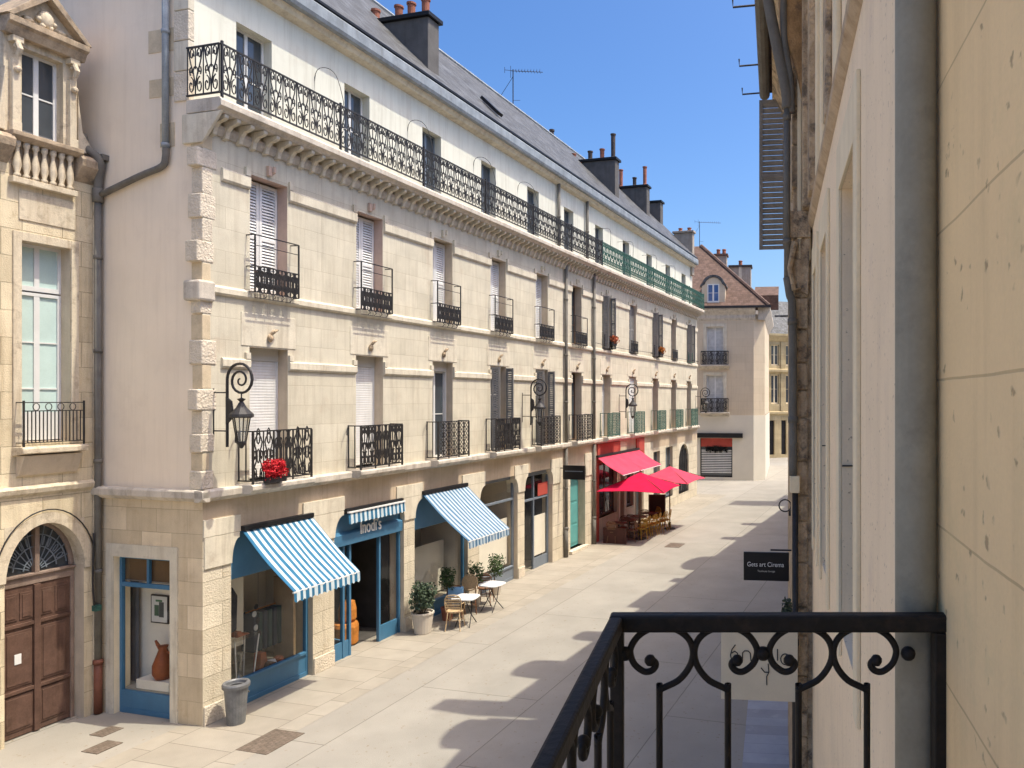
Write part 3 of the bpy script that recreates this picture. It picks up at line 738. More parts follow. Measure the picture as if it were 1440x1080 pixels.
MB().box(a + (b - a) * .6, b - .08, .15, .159, 2.42, 2.85).build('red_notice', m_redpaint, A)
MB().box(a + (b - a) * .47 + .04, b - .08, .245, .26, .4, 1.75).build('display_screen', m_panelw, A)
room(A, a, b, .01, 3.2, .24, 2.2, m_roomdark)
a, b = opsA[5][:2]
d = MB().box(a, b, .30, .36, .121, 2.55); d.box(a, b, .32, .36, 2.55, 3.04); dd = d.build('door', m_teal, A)
p = MB(); [p.box(a + .12, b - .12, .285, .299, z0, z1) for z0, z1 in ((.25, .9), (1.0, 1.75), (1.85, 2.45))]; p.build('door_panel', m_teal, dd)
# cafe ground floor
for i, (a, b, z0, z1) in enumerate(opsB):
    if i in (1,):
        MB().box(a, b, .2, .25, 0, z1).build('door', m_brownwood, Bb)
    elif i == 6:
        f = MB(); n = 10; w2 = (b - a) / 2; zs = z1 - w2
        pts = [(a, z1)] + [((a + b) / 2 - w2 * math.cos(PI * j / n), zs + w2 * math.sin(PI * j / n)) for j in range(n + 1)] + [(b, z1)]
        f.prism(pts + [(b, z1 + .02), (a, z1 + .02)], -.004, .2, 'xz'); f.build('arch_head', m_trim, Bb)
        q = MB(); railing_tubes(q, a, b, z0, z1, .1, .5, 'dense', .016); q.build('window_grille', m_iron, Bb)
        MB().quad((a, .2, z0), (b, .2, z0), (b, .2, z1), (a, .2, z1)).build('pane', m_pane, Bb)
    else:
        window(Bb, a, b, z0, z1, .16, m_brownwood if i in (0, 3) else m_greyshop, m_pane, 1 if i in (1, 4) else 2, 2, .06)
f = MB(); f.box(U(839) - LA, U(905) - LA, -.05, -.001, 3.12, 3.29); f.box(U(839) - LA, U(871) - LA, -.05, -.002, 3.3, 3.9); f.box(U(894) - LA, U(905) - LA, -.05, -.002, 3.3, 3.9); f.build('cafe_fascia', m_redpaint, Bb)
for px in (840, 870, 905): MB().box(U(px) - LA - .1, U(px) - LA + .1, -.04, -.001, 0, 3.1).build('cafe_pilaster', m_redpaint if px == 840 else m_trim, Bb)

# side display window in the gable end
f = MB(); ya, yb = .72, 2.05
f.box(.10, .17, ya, ya + .05, 0, 2.87); f.box(.10, .17, yb - .05, yb, 0, 2.87); f.box(.105, .165, ya + .05, yb - .05, 0, .40); f.box(.105, .165, ya + .05, yb - .05, 2.30, 2.38)
f.box(.105, .165, ya + .05, yb - .05, 2.82, 2.87); f.box(.105, .165, 1.36, 1.41, 2.38, 2.82); f.box(.09, .104, ya + .05, yb - .05, 0, .08)
F = f.build('display_window', m_blue, A, bevel=.004)
MB().quad((.135, ya, .4), (.135, yb, .4), (.135, yb, 2.82), (.135, ya, 2.82)).build('pane', m_shopglass, F)
MB().quad((.2, ya, 2.38), (.2, yb, 2.38), (.2, yb, 2.85), (.2, ya, 2.85)).build('transom_board', M('brown_board', (.16, .10, .05)), F)
r = MB(); r.quad((.52, .5, .3), (.52, 2.9, .3), (.52, 2.9, 2.9), (.52, .5, 2.9)); r.quad((.17, 2.9, .3), (.52, 2.9, .3), (.52, 2.9, 2.9), (.17, 2.9, 2.9)); r.quad((.17, .5, 2.4), (.52, .5, 2.4), (.52, 2.9, 2.4), (.17, 2.9, 2.4)); r.build('display_recess', m_panelw, A)
MB().box(.17, .52, .5, 2.9, .3, .42).build('display_floor', m_display, A)
c = MB(); k = 16
for i in range(k):
    y0 = 2.02 + .68 * i / k; y1 = 2.02 + .68 * (i + 1) / k
    c.quad((.44 + .03 * (i % 2), y0, .42), (.44 + .03 * ((i + 1) % 2), y1, .42), (.44 + .03 * ((i + 1) % 2), y1, 2.38), (.44 + .03 * (i % 2), y0, 2.38))
c.build('display_curtain', M('grey_drape', (.16, .17, .18)), A)

# chimneys
def chimney(B, u0, u1, y0, y1, zb, zt, m, pots, pot_m):
    c = MB(); c.box(u0, u1, y0, y1, zb - 1.2, zt); o = c.build('chimney', m, B, bevel=.02)
    MB().box(u0 - .08, u1 + .08, y0 - .08, y1 + .08, zt + .001, zt + .12).build('chimney_cap', m_blackm if m is m_chim else m_chim2, o, bevel=.015)
    for yy, h, pm in pots:
        MB().lathe([(.11, 0), (.13, .05), (.10, .1), (.105, h - .07), (.13, h - .05), (.13, h), (.08, h), (.08, h - .1)], ((u0 + u1) / 2, yy, zt + .12), 12).build('chimney_pot', pm or pot_m, o)
chimney(A, 7.13, 7.62, .5, 2.6, 14.6, 16.0, m_chim, [(.75, .5, None), (1.2, .45, None), (1.6, .42, None), (2.35, .42, None), (2.55, .3, m_potblack)], m_terracotta)
chimney(Bb, 21.9 - LA, 22.4 - LA, 1.0, 3.4, 15.1, 16.75, m_chim, [(1.2, 1.15, m_potblack), (1.75, .5, None), (2.35, .45, m_potblack), (3.2, .4, None)], m_terracotta)
MB().lathe([(.1, 0), (.1, 1.0), (.13, 1.02), (.13, 1.1)], (21.9 - LA + .2, 4.3, 17.4), 10).build('chimney_pot', m_potblack, Bb)
chimney(Bb, 28.3 - LA, 28.8 - LA, 1.7, 3.4, 15.9, 17.3, m_chim, [(1.9, 1.05, m_terracotta), (2.5, .5, m_potblack), (3.3, 1.0, m_terracotta)], m_terracotta)
chimney(Bb, 31.6 - LA, 32.1 - LA, 2.0, 3.0, 16, 17.3, m_chim, [], m_terracotta)
chimney(Bb, 32.0 - LA, 32.4 - LA, .15, 1.3, 14.2, 15.5, m_chim2, [(.4, .2, None), (.95, .2, None)], m_terracotta)
# roof light
s = MB().box(-.14, .14, -.42, .42, 0, .10).build('roof_light', m_blackm, A); s.location = (10.87, .85, 14.98); s.rotation_euler = (R(43.5), 0, 0)
s = MB().box(-.03, .03, -.1, .1, 0, .05).build('roof_hook', m_zinc, A); s.location = (9.6, 2.6, 16.6); s.rotation_euler = (R(43.5), 0, 0)
# arched iron partitions across the long balcony
for i, u in enumerate((2.9, 6.0, 9.0, 11.6)):
    d = MB().tube(catmull([(u, YA, 11.9), (u, YA - .02, 12.65), (u, .02, 12.75), (u, -.25, 12.55), (u, -.42, 12.05), (u, -.425, 11.88)], 4), .007, 5).build('balcony_partition', m_iron, A)
for i, u in enumerate((17.8, 20.4, 23.6, 26.6)):
    d = MB().tube(catmull([(u - LA, YA, 12.6), (u - LA, -.1, 12.6), (u - LA, -.42, 12.5), (u - LA, -.425, 11.88)], 4), .008, 5).build('balcony_partition', m_iron, Bb)

# ------------------------------------------------------------------ awnings
def awning(u0, u1, zt, zb, p, m, label, split=None, valance=.2, cas=m_blackm, name='awning', bar=None):
    t = thing(name, label, 'awning', W(u0, 0, zt), ROT); w = u1 - u0; dz = zb - zt
    segs = [(0, w)] if not split else [(0, w * split - .03), (w * split + .03, w)]
    for a, b in segs:
        c = MB(); n = 10; k = 26
        def pt(i, j, off): 
            f = j / n; sag = .035 * math.sin(PI * f) + .014 * math.sin(PI * f) * math.sin(11 * i / k + 2.5 * f) + .007 * math.sin(31 * i / k + 5 * f) * math.sin(PI * f)
            return (a + (b - a) * i / k, -.06 - (p - .06) * f, -.04 + (dz + .04) * f - sag - off)
        for off in (0, .012):
            base = len(c.v); c.v += [pt(i, j, off) for i in range(k + 1) for j in range(n + 1)]
            c.f += [(base + i * (n + 1) + j, base + (i + 1) * (n + 1) + j, base + (i + 1) * (n + 1) + j + 1, base + i * (n + 1) + j + 1) for i in range(k) for j in range(n)]
        o = c.build('canopy', m, t, smooth=True)
        if valance:
            v = MB(); k = int((b - a) / .03); pts = []
            for i in range(k + 1):
                x = a + (b - a) * i / k; y = -p - .012 + .008 * math.sin(i * .9)
                pts.append(((x, y, dz - .02), (x, y - .01, dz - valance + .018 * math.cos(i * PI / 2))))
            for i in range(k): v.quad(pts[i][0], pts[i + 1][0], pts[i + 1][1], pts[i][1])
            v.build('valance', m, t)
    MB().box(0, w, -.11, -.002, -.05, .045).build('cassette', cas, t, bevel=.01)
    MB().box(0, w, -p - .012, -p + .028, dz - .045, dz - .012).build('front_bar', bar or m_paleframe, t, bevel=.006)
    for x in (.12, w - .12):
        s = 1 if x < w / 2 else -1
        MB().tube([(x, -.06, -.1), (x + s * .28, -p * .5, dz * .55 - .1), (x, -p + .02, dz - .05)], .018, 6).build('arm', m_paleframe, t)
    return t
awning(U(337), U(436), 3.34, 2.26, 1.21, m_awn1, 'blue and white striped awning above the corner shop display, nearest the bin')
awning(U(591.5), U(654), 3.34, 2.19, 1.37, m_awn3, 'paler finely striped blue awning over the bistro tables and plants')
t = thing('awning', 'rolled up striped awning with only its valance showing above the white lettering', 'awning', W(U(483), 0, 3.3), ROT)
wd = U(563) - U(483)
MB().box(0, wd, -.10, -.002, -.10, .02).build('cassette', m_blackm, t, bevel=.01)
v = MB(); k = 60
for i in range(k):
    x0, x1 = wd * i / k, wd * (i + 1) / k
    v.quad((x0, -.13, -.06), (x1, -.13, -.06), (x1, -.15 + .01 * math.sin(i + 1), -.31 + .012 * math.cos((i + 1) * 1.4)), (x0, -.15 + .01 * math.sin(i), -.31 + .012 * math.cos(i * 1.4)))
v.build('valance', m_awn1, t); MB().box(0, wd, -.155, -.101, -.075, -.045).build('front_bar', m_paleframe, t)
awning(U(838), U(896.5), 3.42, 2.72, 1.15, m_pink, 'pink two part cafe awning fixed to the wall above the umbrellas', .5, .0, m_blackm, 'cafe_awning')

# ------------------------------------------------------------------ wall lanterns
def wall_lantern(u, label):
    t = thing('wall_lantern', label, 'street lamp', W(u, 0, 4.88), ROT); t.scale = (.94, .94, .94)
    b = MB()
    for z in (.30, 1.02): b.box(-.012, .012, -.33, 0, z - .012, z + .012)
    b.box(-.012, .012, -.012, 0, .1, 1.1)
    pts = [(0, -.33, 0), (0, -.33, .3), (0, -.33, 1.25)]
    hook = [(-.62 - .30 * math.cos(R(a)) * 1.0, 1.25 + .30 * math.sin(R(a))) for a in range(0, 1)]
    cy, cz = -.62, 1.27
    hk = [(0, cy + .29 * math.cos(R(a)), cz + .29 * math.sin(R(a))) for a in range(0, 190, 15)]
    sp = [(0, cy - .02 + r_ * math.cos(R(a)), cz - .02 + r_ * math.sin(R(a))) for a, r_ in [(180 + 20 * i, .27 - .24 * i / 30) for i in range(31)]]
    b.tube(pts + hk + sp, [.026] * (len(pts) + len(hk)) + [.026 - .012 * i / 30 for i in range(31)], 7)
    b.build('bracket', m_iron, t)
    MB().prism([(-.33 + .02, .42), (-.33 - .09, .52), (-.33 - .13, .70), (-.33 - .10, .86), (-.33 + .02, .94)], -.02, .02, 'yz').build('junction_plate', m_iron, t)
    c = (0, -.66, 0)
    MB().tube([(0, -.66, 1.02), (0, -.66, .86)], .012, 6).build('hanger', m_iron, t)
    MB().lathe([(.02, .92), (.075, .90), (.03, .85), (.05, .82), (.09, .74), (.20, .62), (.21, .57), (.17, .55)][::-1], c, 10).build('lantern_cap', m_iron, t)
    g = MB(); g.lathe([(.075, .10), (.145, .55)], c, 6); g.build('lantern_glass', m_bulb, t)
    f = MB()
    for j in range(6):
        a = 2 * PI * j / 6; f.tube([(.078 * math.cos(a), -.66 + .078 * math.sin(a), .10), (.148 * math.cos(a), -.66 + .148 * math.sin(a), .55)], .010, 4)
    f.lathe([(.02, -.02), (.05, .03), (.085, .08), (.085, .11)], c, 8); f.build('lantern_frame', m_iron, t)
    return t
wall_lantern(.21, 'black scrolled wall lantern beside the corner balcony with red flowers')
wall_lantern(11.35, 'black wall lantern in front of the fifth window, between two downpipes and the corner lamp')
wall_lantern(19.85, 'black wall lantern above the green balconies over the cafe')
wall_lantern(32.15, 'small distant wall lantern at the far end of the long facade')

# ------------------------------------------------------------------ downpipes
def pipe(parent, name, pts, r, m, n=10, collars=()):
    b = MB().tube(pts, r, n)
    for c in collars:
        b.tube([Vector(c) + Vector((0, 0, -.035)), Vector(c) + Vector((0, 0, .035))], r * 1.22, n)
    return b.build(name, m, parent, smooth=True)
for u, lab in ((U(793), 'grey zinc downpipe between the two lantern windows, nearer of the facade pair'), (16.93, 'grey zinc downpipe where black railings change to green')):
    t = thing('downpipe', lab, 'downpipe', W(u, 0, 0), ROT)
    pipe(t, 'upper_pipe', [(0, .2, 13.6), (0, .2, 10.955)], .06, m_zinc_dull, 10, [(0, .2, 12.3)])
    pipe(t, 'lower_pipe', [(0, -.09, 10.7), (0, -.09, 4.145)], .06, m_zinc_dull, 10, [(0, -.09, z) for z in (9.3, 7.3, 5.6)])
    pipe(t, 'street_pipe', [(0, -.09, 3.93), (0, -.09, 1.1)], .06, m_zinc_dull, 10, [(0, -.09, 2.5)])
    pipe(t, 'shoe', [(0, -.09, 1.1), (0, -.09, .02)], .075, m_zinc_dull, 10, [(0, -.09, 1.05)])
t = thing('downpipe', 'grey downpipe on the gable end that bends left to meet the corner pipe', 'downpipe', W(0, .74, 0), ROT)
pipe(t, 'straight_pipe', [(-.08, 0, 14.4), (-.08, 0, 10.1)], .055, m_zinc, 12, [(-.08, 0, 12.2), (-.08, 0, 10.2)])
pipe(t, 'slanted_pipe', catmull([(-.08, 0, 10.15), (-.08, .0, 9.98), (-.08, .09, 9.83), (-.08, .6, 9.70), (-.08, 1.5, 9.44)], 5), .055, m_zinc_dull, 12)
t = thing('downpipe', 'tall grey downpipe with a rusty red foot between the arched door house and the gable', 'downpipe', W(0, 2.31, 0), ROT)
pipe(t, 'main_pipe', [(-.09, 0, 9.4), (-.09, 0, 1.0)], .055, m_zinc_dull, 12, [(-.09, 0, z) for z in (8.3, 6.6, 4.6, 2.6)])
pipe(t, 'hopper', [(-.09, 0, 9.3), (-.09, 0, 9.42), (-.09, -.0, 9.55)], .085, m_zinc_dull, 12)
pipe(t, 'gooseneck', catmull([(-.09, 0, 9.5), (-.09, -.02, 9.75), (-.12, -.09, 9.95), (-.16, -.05, 10.12), (-.2, .12, 10.25), (-.22, .2, 10.5)], 5), .07, m_zinc_dull, 12)
pipe(t, 'cast_iron_foot', [(-.09, 0, 1.0), (-.09, 0, .02)], .066, m_castiron, 12, [(-.09, 0, .95)])
pipe(t, 'cable', catmull([(-.16, 0, 3.3), (-.2, -.03, 2.5), (-.2, -.05, 2.1), (-.14, 0, 1.95)], 5), .018, m_iron, 5)
MB().box(-.2, -.1, -.1, .0, 1.9, 2.0).build('valve', m_green, t)

t = thing('facade_cable', 'thin black cable running along the far facade under the second floor windows', 'cable', W(17.0, -.12, 7.9), ROT)
MB().tube([(0, 0, .02), (3, 0, -.02), (7, 0, .03), (11, 0, -.01), (15.4, 0, .02)], .011, 5).build('wire', m_iron, t)
for x in (.02, 7, 15.3): MB().box(x - .015, x + .015, 0, .12, -.0, .03).build('clip', m_iron, t)
# ------------------------------------------------------------------ television aerials
def aerial(loc, h, label, arm, rz=0, w=.35):
    t = thing('television_aerial', label, 'antenna', loc, rz)
    MB().tube([(0, 0, -.3), (0, 0, h)], .022, 6).build('mast', m_iron, t)
    b = MB(); b.tube([(-.1, 0, h - .06), (arm, 0, h - .12)], .014, 5)
    for i in range(9):
        x = arm * (.1 + .1 * i); b.tube([(x, -w * .4, h - .06 - .06 * x / arm), (x, w * .4, h - .06 - .06 * x / arm)], .008, 4); b.tube([(x, 0, h - .12), (x, 0, h + .02)], .007, 4)
    b.tube([(-.1, 0, h - .35), (-.1, 0, h + .15)], .01, 4); b.tube([(-.35, 0, h - .15), (-.35, 0, h + .1)], .01, 4); b.tube([(-.35, 0, h - .02), (0, 0, h - .06)], .01, 4)
    b.build('boom', m_iron, t)
    s = MB(); s.tube([(0, 0, h - .3), (-.85, .1, -.05)], .010, 4); s.tube([(0, 0, .2), (.3, 0, .2)], .008, 4); s.build('stay', m_iron, t)
    return t
aerial(W(17.9, 4.0, 18.05), 1.5, 'large television aerial on the slate ridge between two chimneys', 1.25)
aerial(Vector((.2, 56, 17.3)), 1.7, 'small distant television aerial above the red tiled roof', 1.6, 0, .5)

# ------------------------------------------------------------------ street furniture
def foliage(mb, c, rx, ry, rz, n, size, rng, shell=.55):
    for _ in range(n):
        while True:
            p = Vector((rng.uniform(-1, 1), rng.uniform(-1, 1), rng.uniform(-1, 1)))
            if shell < p.length < 1: break
        lump = .82 + .22 * math.sin(5 * p.x + 1.3) * math.cos(4 * p.z + p.y * 3)
        q = Vector((c[0] + p.x * rx * lump, c[1] + p.y * ry * lump, c[2] + p.z * rz * lump))
        a = Vector((rng.gauss(0, 1), rng.gauss(0, 1), rng.gauss(0, .8) + .3)).normalized(); b = a.cross(Vector((rng.gauss(0, 1), rng.gauss(0, 1), rng.gauss(0, 1)))).normalized()
        l = size * rng.uniform(.7, 1.4); w = l * .42
        mb.add([q - a * l * .5, q + b * w * .5, q + a * l * .5, q - b * w * .5], [(0, 1, 2, 3)])
    return mb
def potted_plant(name, label, loc, pot_r, pot_h, crown, stem, seed, leafm, potm=m_pot, n=900, size=.07, group=None):
    t = thing(name, label, 'potted plant', loc, 0, group); rng = random.Random(seed)
    MB().lathe([(pot_r * .68, 0), (pot_r * .75, .02), (pot_r * .97, pot_h * .9), (pot_r * 1.04, pot_h * .92), (pot_r * 1.04, pot_h), (pot_r * .9, pot_h), (pot_r * .88, pot_h - .05)], (0, 0, 0), 20).build('pot', potm, t, smooth=False)
    MB().lathe([(pot_r * .88, pot_h - .06), (.01, pot_h - .03)], (0, 0, 0), 16).build('soil', m_soil, t)
    s = MB(); 
    for i in range(5 if stem < .1 else 1):
        a = rng.uniform(0, 6.3); s.tube([(.03 * math.cos(a), .03 * math.sin(a), pot_h - .05), (.06 * math.cos(a), .06 * math.sin(a), pot_h + stem), (crown[0] * .5 * math.cos(a), crown[0] * .5 * math.sin(a), pot_h + stem + crown[1])], [.022, .016, .008], 5)
    s.build('stem', m_bark, t)
    mb = foliage(MB(), (0, 0, pot_h + stem + crown[1] * .9), crown[0], crown[0], crown[1], n, size, rng, .25)
    mb.build('foliage', leafm, t)
    return t
potted_plant('potted_shrub', 'bushy grey green shrub in a large tapered cream pot by the blue shop door', G(594.5, 890), .26, .52, (.37, .42), .0, 5, m_leaf, n=1500, size=.085)
potted_plant('potted_tree', 'slim clipped bay tree on a bare stem in front of the cream display screen', G(629, 872), .16, .34, (.24, .36), .42, 6, m_leaf2, m_terracotta, n=900, size=.065)
potted_plant('potted_shrub', 'loose leafy plant by the pier behind the nearer bistro table', G(668, 853), .15, .3, (.28, .40), .25, 8, m_leaf2, n=600, size=.075)
potted_plant('potted_shrub', 'upright dark green plant against the grey shop window behind the farther bistro table', G(698, 836), .15, .28, (.30, .42), .2, 9, m_leaf2, n=700, size=.075)

def bistro_table(label, loc, rz, w=.62, h=.72, group='pale bistro tables'):
    t = thing('bistro_table', label, 'table', loc, rz, group)
    MB().prism([(w / 2 * math.copysign(abs(math.cos(a)) ** .5, math.cos(a)), w / 2 * math.copysign(abs(math.sin(a)) ** .5, math.sin(a))) for a in [2 * PI * i / 28 for i in range(28)]], h - .03, h, 'xy').build('tabletop', m_tabletop, t, bevel=.006)
    for sx in (-1, 1):
        for sy in (-1, 1):
            MB().tube([(sx * w * .34, sy * w * .12, h - .03), (sx * .02 * 1, sy * .14, h * .42), (-sx * w * .40, sy * w * .3, 0)], .012, 6).build('leg', m_iron, t)
    return t
bistro_table('pale square bistro table on crossed iron legs, nearer one beside the cream chair', G(655, 879), ROT + .2)
bistro_table('pale square bistro table farther along by the grey shop window', G(692, 858), ROT - .1)
def cafe_chair(label, loc, rz, frame_m, seat_m, back='round', group=None, cushion=None):
    t = thing('cafe_chair', label, 'chair', loc, rz, group)
    MB().lathe([(.19, .43), (.205, .44), (.205, .465), (.18, .475), (.01, .47)], (0, 0, 0), 18).build('seat', seat_m, t)
    for sx in (-1, 1):
        MB().tube([(sx * .15, -.14, .44), (sx * .19, -.2, 0)], [.016, .013], 6).build('leg', frame_m, t)
        MB().tube([(sx * .14, .15, .44), (sx * .18, .24, 0)], [.016, .013], 6).build('leg', frame_m, t)
    MB().tube([(.15 * math.cos(a), .15 * math.sin(a), .24) for a in [2 * PI * i / 14 for i in range(14)]], .009, 5, True).build('stretcher', frame_m, t)
    b = MB()
    if back == 'round':
        b.tube([(.2 * math.cos(a), .24 + .04 * math.sin(a), .76 + .21 * math.sin(a)) for a in [2 * PI * i / 18 for i in range(18)]], .017, 6, True)
        b.lathe([(.19, -.006), (.19, .006)], (0, 0, 0), 18)
        o = len(b.v) - 36
        for i in range(o, len(b.v)):
            p = b.v[i]; b.v[i] = (p[0], .24 + p[2] + .2 * p[1] * .2, .76 + p[1])
        for sx in (-1, 1): b.tube([(sx * .15, .16, .45), (sx * .14, .22, .6)], .014, 6)
    else:
        b.tube(catmull([(-.18, .14, .45), (-.2, .2, .7), (-.15, .24, .86), (0, .255, .9), (.15, .24, .86), (.2, .2, .7), (.18, .14, .45)], 3), .014, 6)
        for q in range(5): b.box(-.17, .17, .205 + .008 * q, .213 + .008 * q, .56 + q * .065, .6 + q * .065)
        b.tube(catmull([(-.2, .18, .66), (-.23, 0, .64), (-.19, -.14, .46)], 3), .012, 6); b.tube(catmull([(.2, .18, .66), (.23, 0, .64), (.19, -.14, .46)], 3), .012, 6)
    b.build('backrest', seat_m if back == 'round' else frame_m, t)
    if cushion:
        MB().box(-.2, .2, -.2, .2, .48, .54).build('cushion', cushion, t, bevel=.02); MB().box(-.21, .21, .19, .26, .52, .86).build('draped_jacket', cushion, t, bevel=.03)
    return t
cafe_chair('cream rattan chair in front of the nearer bistro table', G(640, 884), ROT + 1.9, m_rattan, m_rattan, 'slat')
cafe_chair('chair with a round tan wicker back behind the nearer bistro table', G(660, 862), .25, m_rattan_dark, m_rattan, 'round')
cafe_chair('chair draped in blue cloth between the bay tree and nearer bistro table', G(642, 868), ROT + 2.0, m_rattan_dark, m_rattan_dark, 'slat', None, m_cushion)
cafe_chair('brown chair tucked under the farther bistro table', G(683, 849), ROT + 1.9, m_rattan_dark, m_rattan_dark, 'slat')

# galvanised bin by the corner pier
t = thing('litter_bin', 'tapered grey galvanised bin with a rim at the corner pier', 'bin', G(332, 1017), ROT); t.scale = (.92, .92, .95)
MB().lathe([(.15, 0), (.155, .015), (.205, .66), (.21, .70)], (0, 0, 0), 22).build('body', m_bin, t)
MB().lathe([(.205, .67), (.235, .68), (.24, .735), (.225, .765), (.19, .77), (.17, .75), (.16, .68)], (0, 0, 0), 22).build('rim', m_bin, t)
MB().lathe([(.165, .69), (.1, .71), (.01, .715)], (0, 0, 0), 22).build('lid', m_blackm, t)
MB().tube(catmull([(.2, -.06, .55), (.25, -.05, .5), (.25, .05, .5), (.2, .06, .55)], 4), .012, 5).build('handle', m_bin, t)

# goods shown in the shops
def at(u, y, z): return W(u, y, z)
t = thing('coat_display', 'dark hanging coat at the left of the corner shop display', 'clothing', at(.80, .42, 1.05), ROT)
MB().prism([(-.22, .3), (-.24, .95), (-.14, 1.12), (-.04, 1.2), (.06, 1.2), (.16, 1.12), (.26, .95), (.24, .3), (.1, .26), (-.1, .28)], -.06, .06, 'xz').build('coat', M('dark_coat', (.035, .035, .04)), t, bevel=.03)
MB().tube([(0, 0, 1.2), (0, 0, 1.6), (.03, 0, 1.66)], .008, 5).build('hanger', m_iron, t)
t = thing('shoe_stand', 'rust red shoes on a glass display table in the corner shop', 'shoes', at(1.1, .36, .38), ROT)
tt = MB().box(-.3, .3, -.2, .2, .82, .84).build('tabletop', m_shopglass, t)
for sx in (-.27, .27):
    for sy in (-.17, .17): MB().tube([(sx, sy, .82), (sx * .7, sy * .7, 0)], .012, 5).build('leg', m_paleframe, t)
for x in (-.1, .12): MB().prism([(-.13, .842), (-.13, .95), (-.05, .96), (0, .9), (.14, .87), (.15, .842)], -.04 + x * .4, .04 + x * .4, 'xz').build('shoe', m_rust, t, bevel=.015)
tag(MB().box(-.22, .22, -.02, .02, 0, 1.75).build('display_board', m_panelw), 'pale upright board behind the shoes in the corner shop', 'display board')
o = bpy.data.objects['display_board']; o.location = at(1.18, .62, .95); o.rotation_euler = (0, 0, ROT)
t = thing('display_mobile', 'patterned ornaments hanging in the middle of the corner display', 'ornament', at(1.55, .4, 1.0), ROT)
for i in range(5): MB().ball((.03 * (-1) ** i, .02 * i, .12 + .13 * i), .055, 8, (1, .4, 1.1)).build('disc', m_curtain if i % 2 else m_dark, t)
MB().tube([(0, 0, .1), (0, 0, 1.5)], .003, 4).build('cord', m_iron, t)
t = thing('vase', 'tall clear vase on the floor of the corner display', 'vase', at(1.06, .34, .36), ROT)
MB().lathe([(.1, 0), (.11, .02), (.05, .15), (.06, .35), (.09, .55)], (0, 0, 0), 12).build('vase_body', m_bulb, t)
for i, (u, y, mm, lab) in enumerate(((1.62, .42, m_rust, 'tall rust box among the goods in the corner display'), (1.78, .32, m_paleframe, 'white folded cloth at the front of the corner display'), (2.0, .36, m_rust, 'red fabric toy at the right of the corner display'), (1.72, .28, m_brownwood, 'brown patterned parcel at the front of the corner display'))):
    o = MB().prism([(-.1, 0), (.1, 0), (.11, .1), (.06, .18 + .2 * (i == 0)), (-.07, .16 + .22 * (i == 0))], -.09, .09, 'xz').build('display_parcel', mm, None, bevel=.02)
    o.location = at(u, y, .36); o.rotation_euler = (0, 0, ROT + i); tag(o, lab, 'display goods')
t = thing('garment_rail', 'dark clothes on a rail with a wooden bar at the right of the corner display', 'clothing', at(1.95, .7, .36), ROT)
MB().tube([(-.4, 0, 1.15), (.4, 0, 1.15)], .015, 6).build('bar', m_orange, t)
for i in range(6): MB().box(-.36 + .12 * i, -.27 + .12 * i, -.16, .16, .35, 1.12).build('garment', M('navy_cloth%d' % (i % 2), (.03, .04 + .02 * (i % 2), .06)), t, bevel=.02)
tag(MB().box(-.03, .03, -.25, .25, 0, 1.7).build('wooden_board', m_orange if False else M('pale_plank', (.36, .25, .14), streak=.4, dirt=((.24, .15, .08), 3, .4))), 'upright pale plank at the right edge of the corner display', 'plank')
o = bpy.data.objects['wooden_board']; o.location = at(2.3, .5, .36); o.rotation_euler = (0, 0, ROT)
t = thing('wicker_stool', 'orange wicker stool with a stacked basket inside the blue shop door', 'stool', at(U(470) + (U(568) - U(470)) * .52, .75, .01), ROT)
MB().lathe([(.24, 0), (.28, .05), (.29, .42), (.26, .5), (.02, .5)], (0, 0, 0), 18).build('base', m_orange, t)
MB().lathe([(.12, .5), (.2, .58), (.2, .8), (.16, .98), (.1, 1.0)], (.06, 0, 0), 16).build('basket', m_orange, t)
# gable display: picture, jug, plinth
t = thing('framed_picture', 'small dark framed print on the white panel of the gable window', 'picture', at(.486, 1.58, 1.54), ROT)
MB().box(0, .03, -.21, .21, 0, .53).build('picture_frame', m_iron, t); MB().box(-.006, -.001, -.185, .185, .025, .505).build('mount', m_paleframe, t)
for i, (y0, y1, z0, z1) in enumerate(((-.11, .0, .12, .40), (.01, .11, .14, .34), (-.07, .08, .405, .44))): MB().box(-.012, -.0065, y0, y1, z0, z1).build('print', M('ink%d' % i, (.08, .1 + .05 * i, .1)), t)
t = thing('pottery_jug', 'rust brown jug with a spout on the gable window shelf', 'jug', at(.33, 1.30, .60), ROT)
MB().lathe([(.12, 0), (.17, .1), (.17, .25), (.11, .42), (.065, .55), (.085, .60)], (0, 0, 0), 16).build('jug_body', m_rust, t, smooth=True)
MB().tube([(0, .05, .52), (0, .14, .62), (0, .18, .68)], [.04, .03, .02], 6).build('spout', m_rust, t); MB().tube(catmull([(0, -.1, .5), (0, -.24, .4), (0, -.19, .2)], 4), .02, 6).build('handle', m_rust, t)
o = MB().box(-.15, .15, -.42, .35, 0, .17).build('plinth', m_panelw, None, bevel=.01); o.location = at(.34, 1.42, .421); o.rotation_euler = (0, 0, ROT); tag(o, 'low cream plinth under the rust jug', 'plinth')
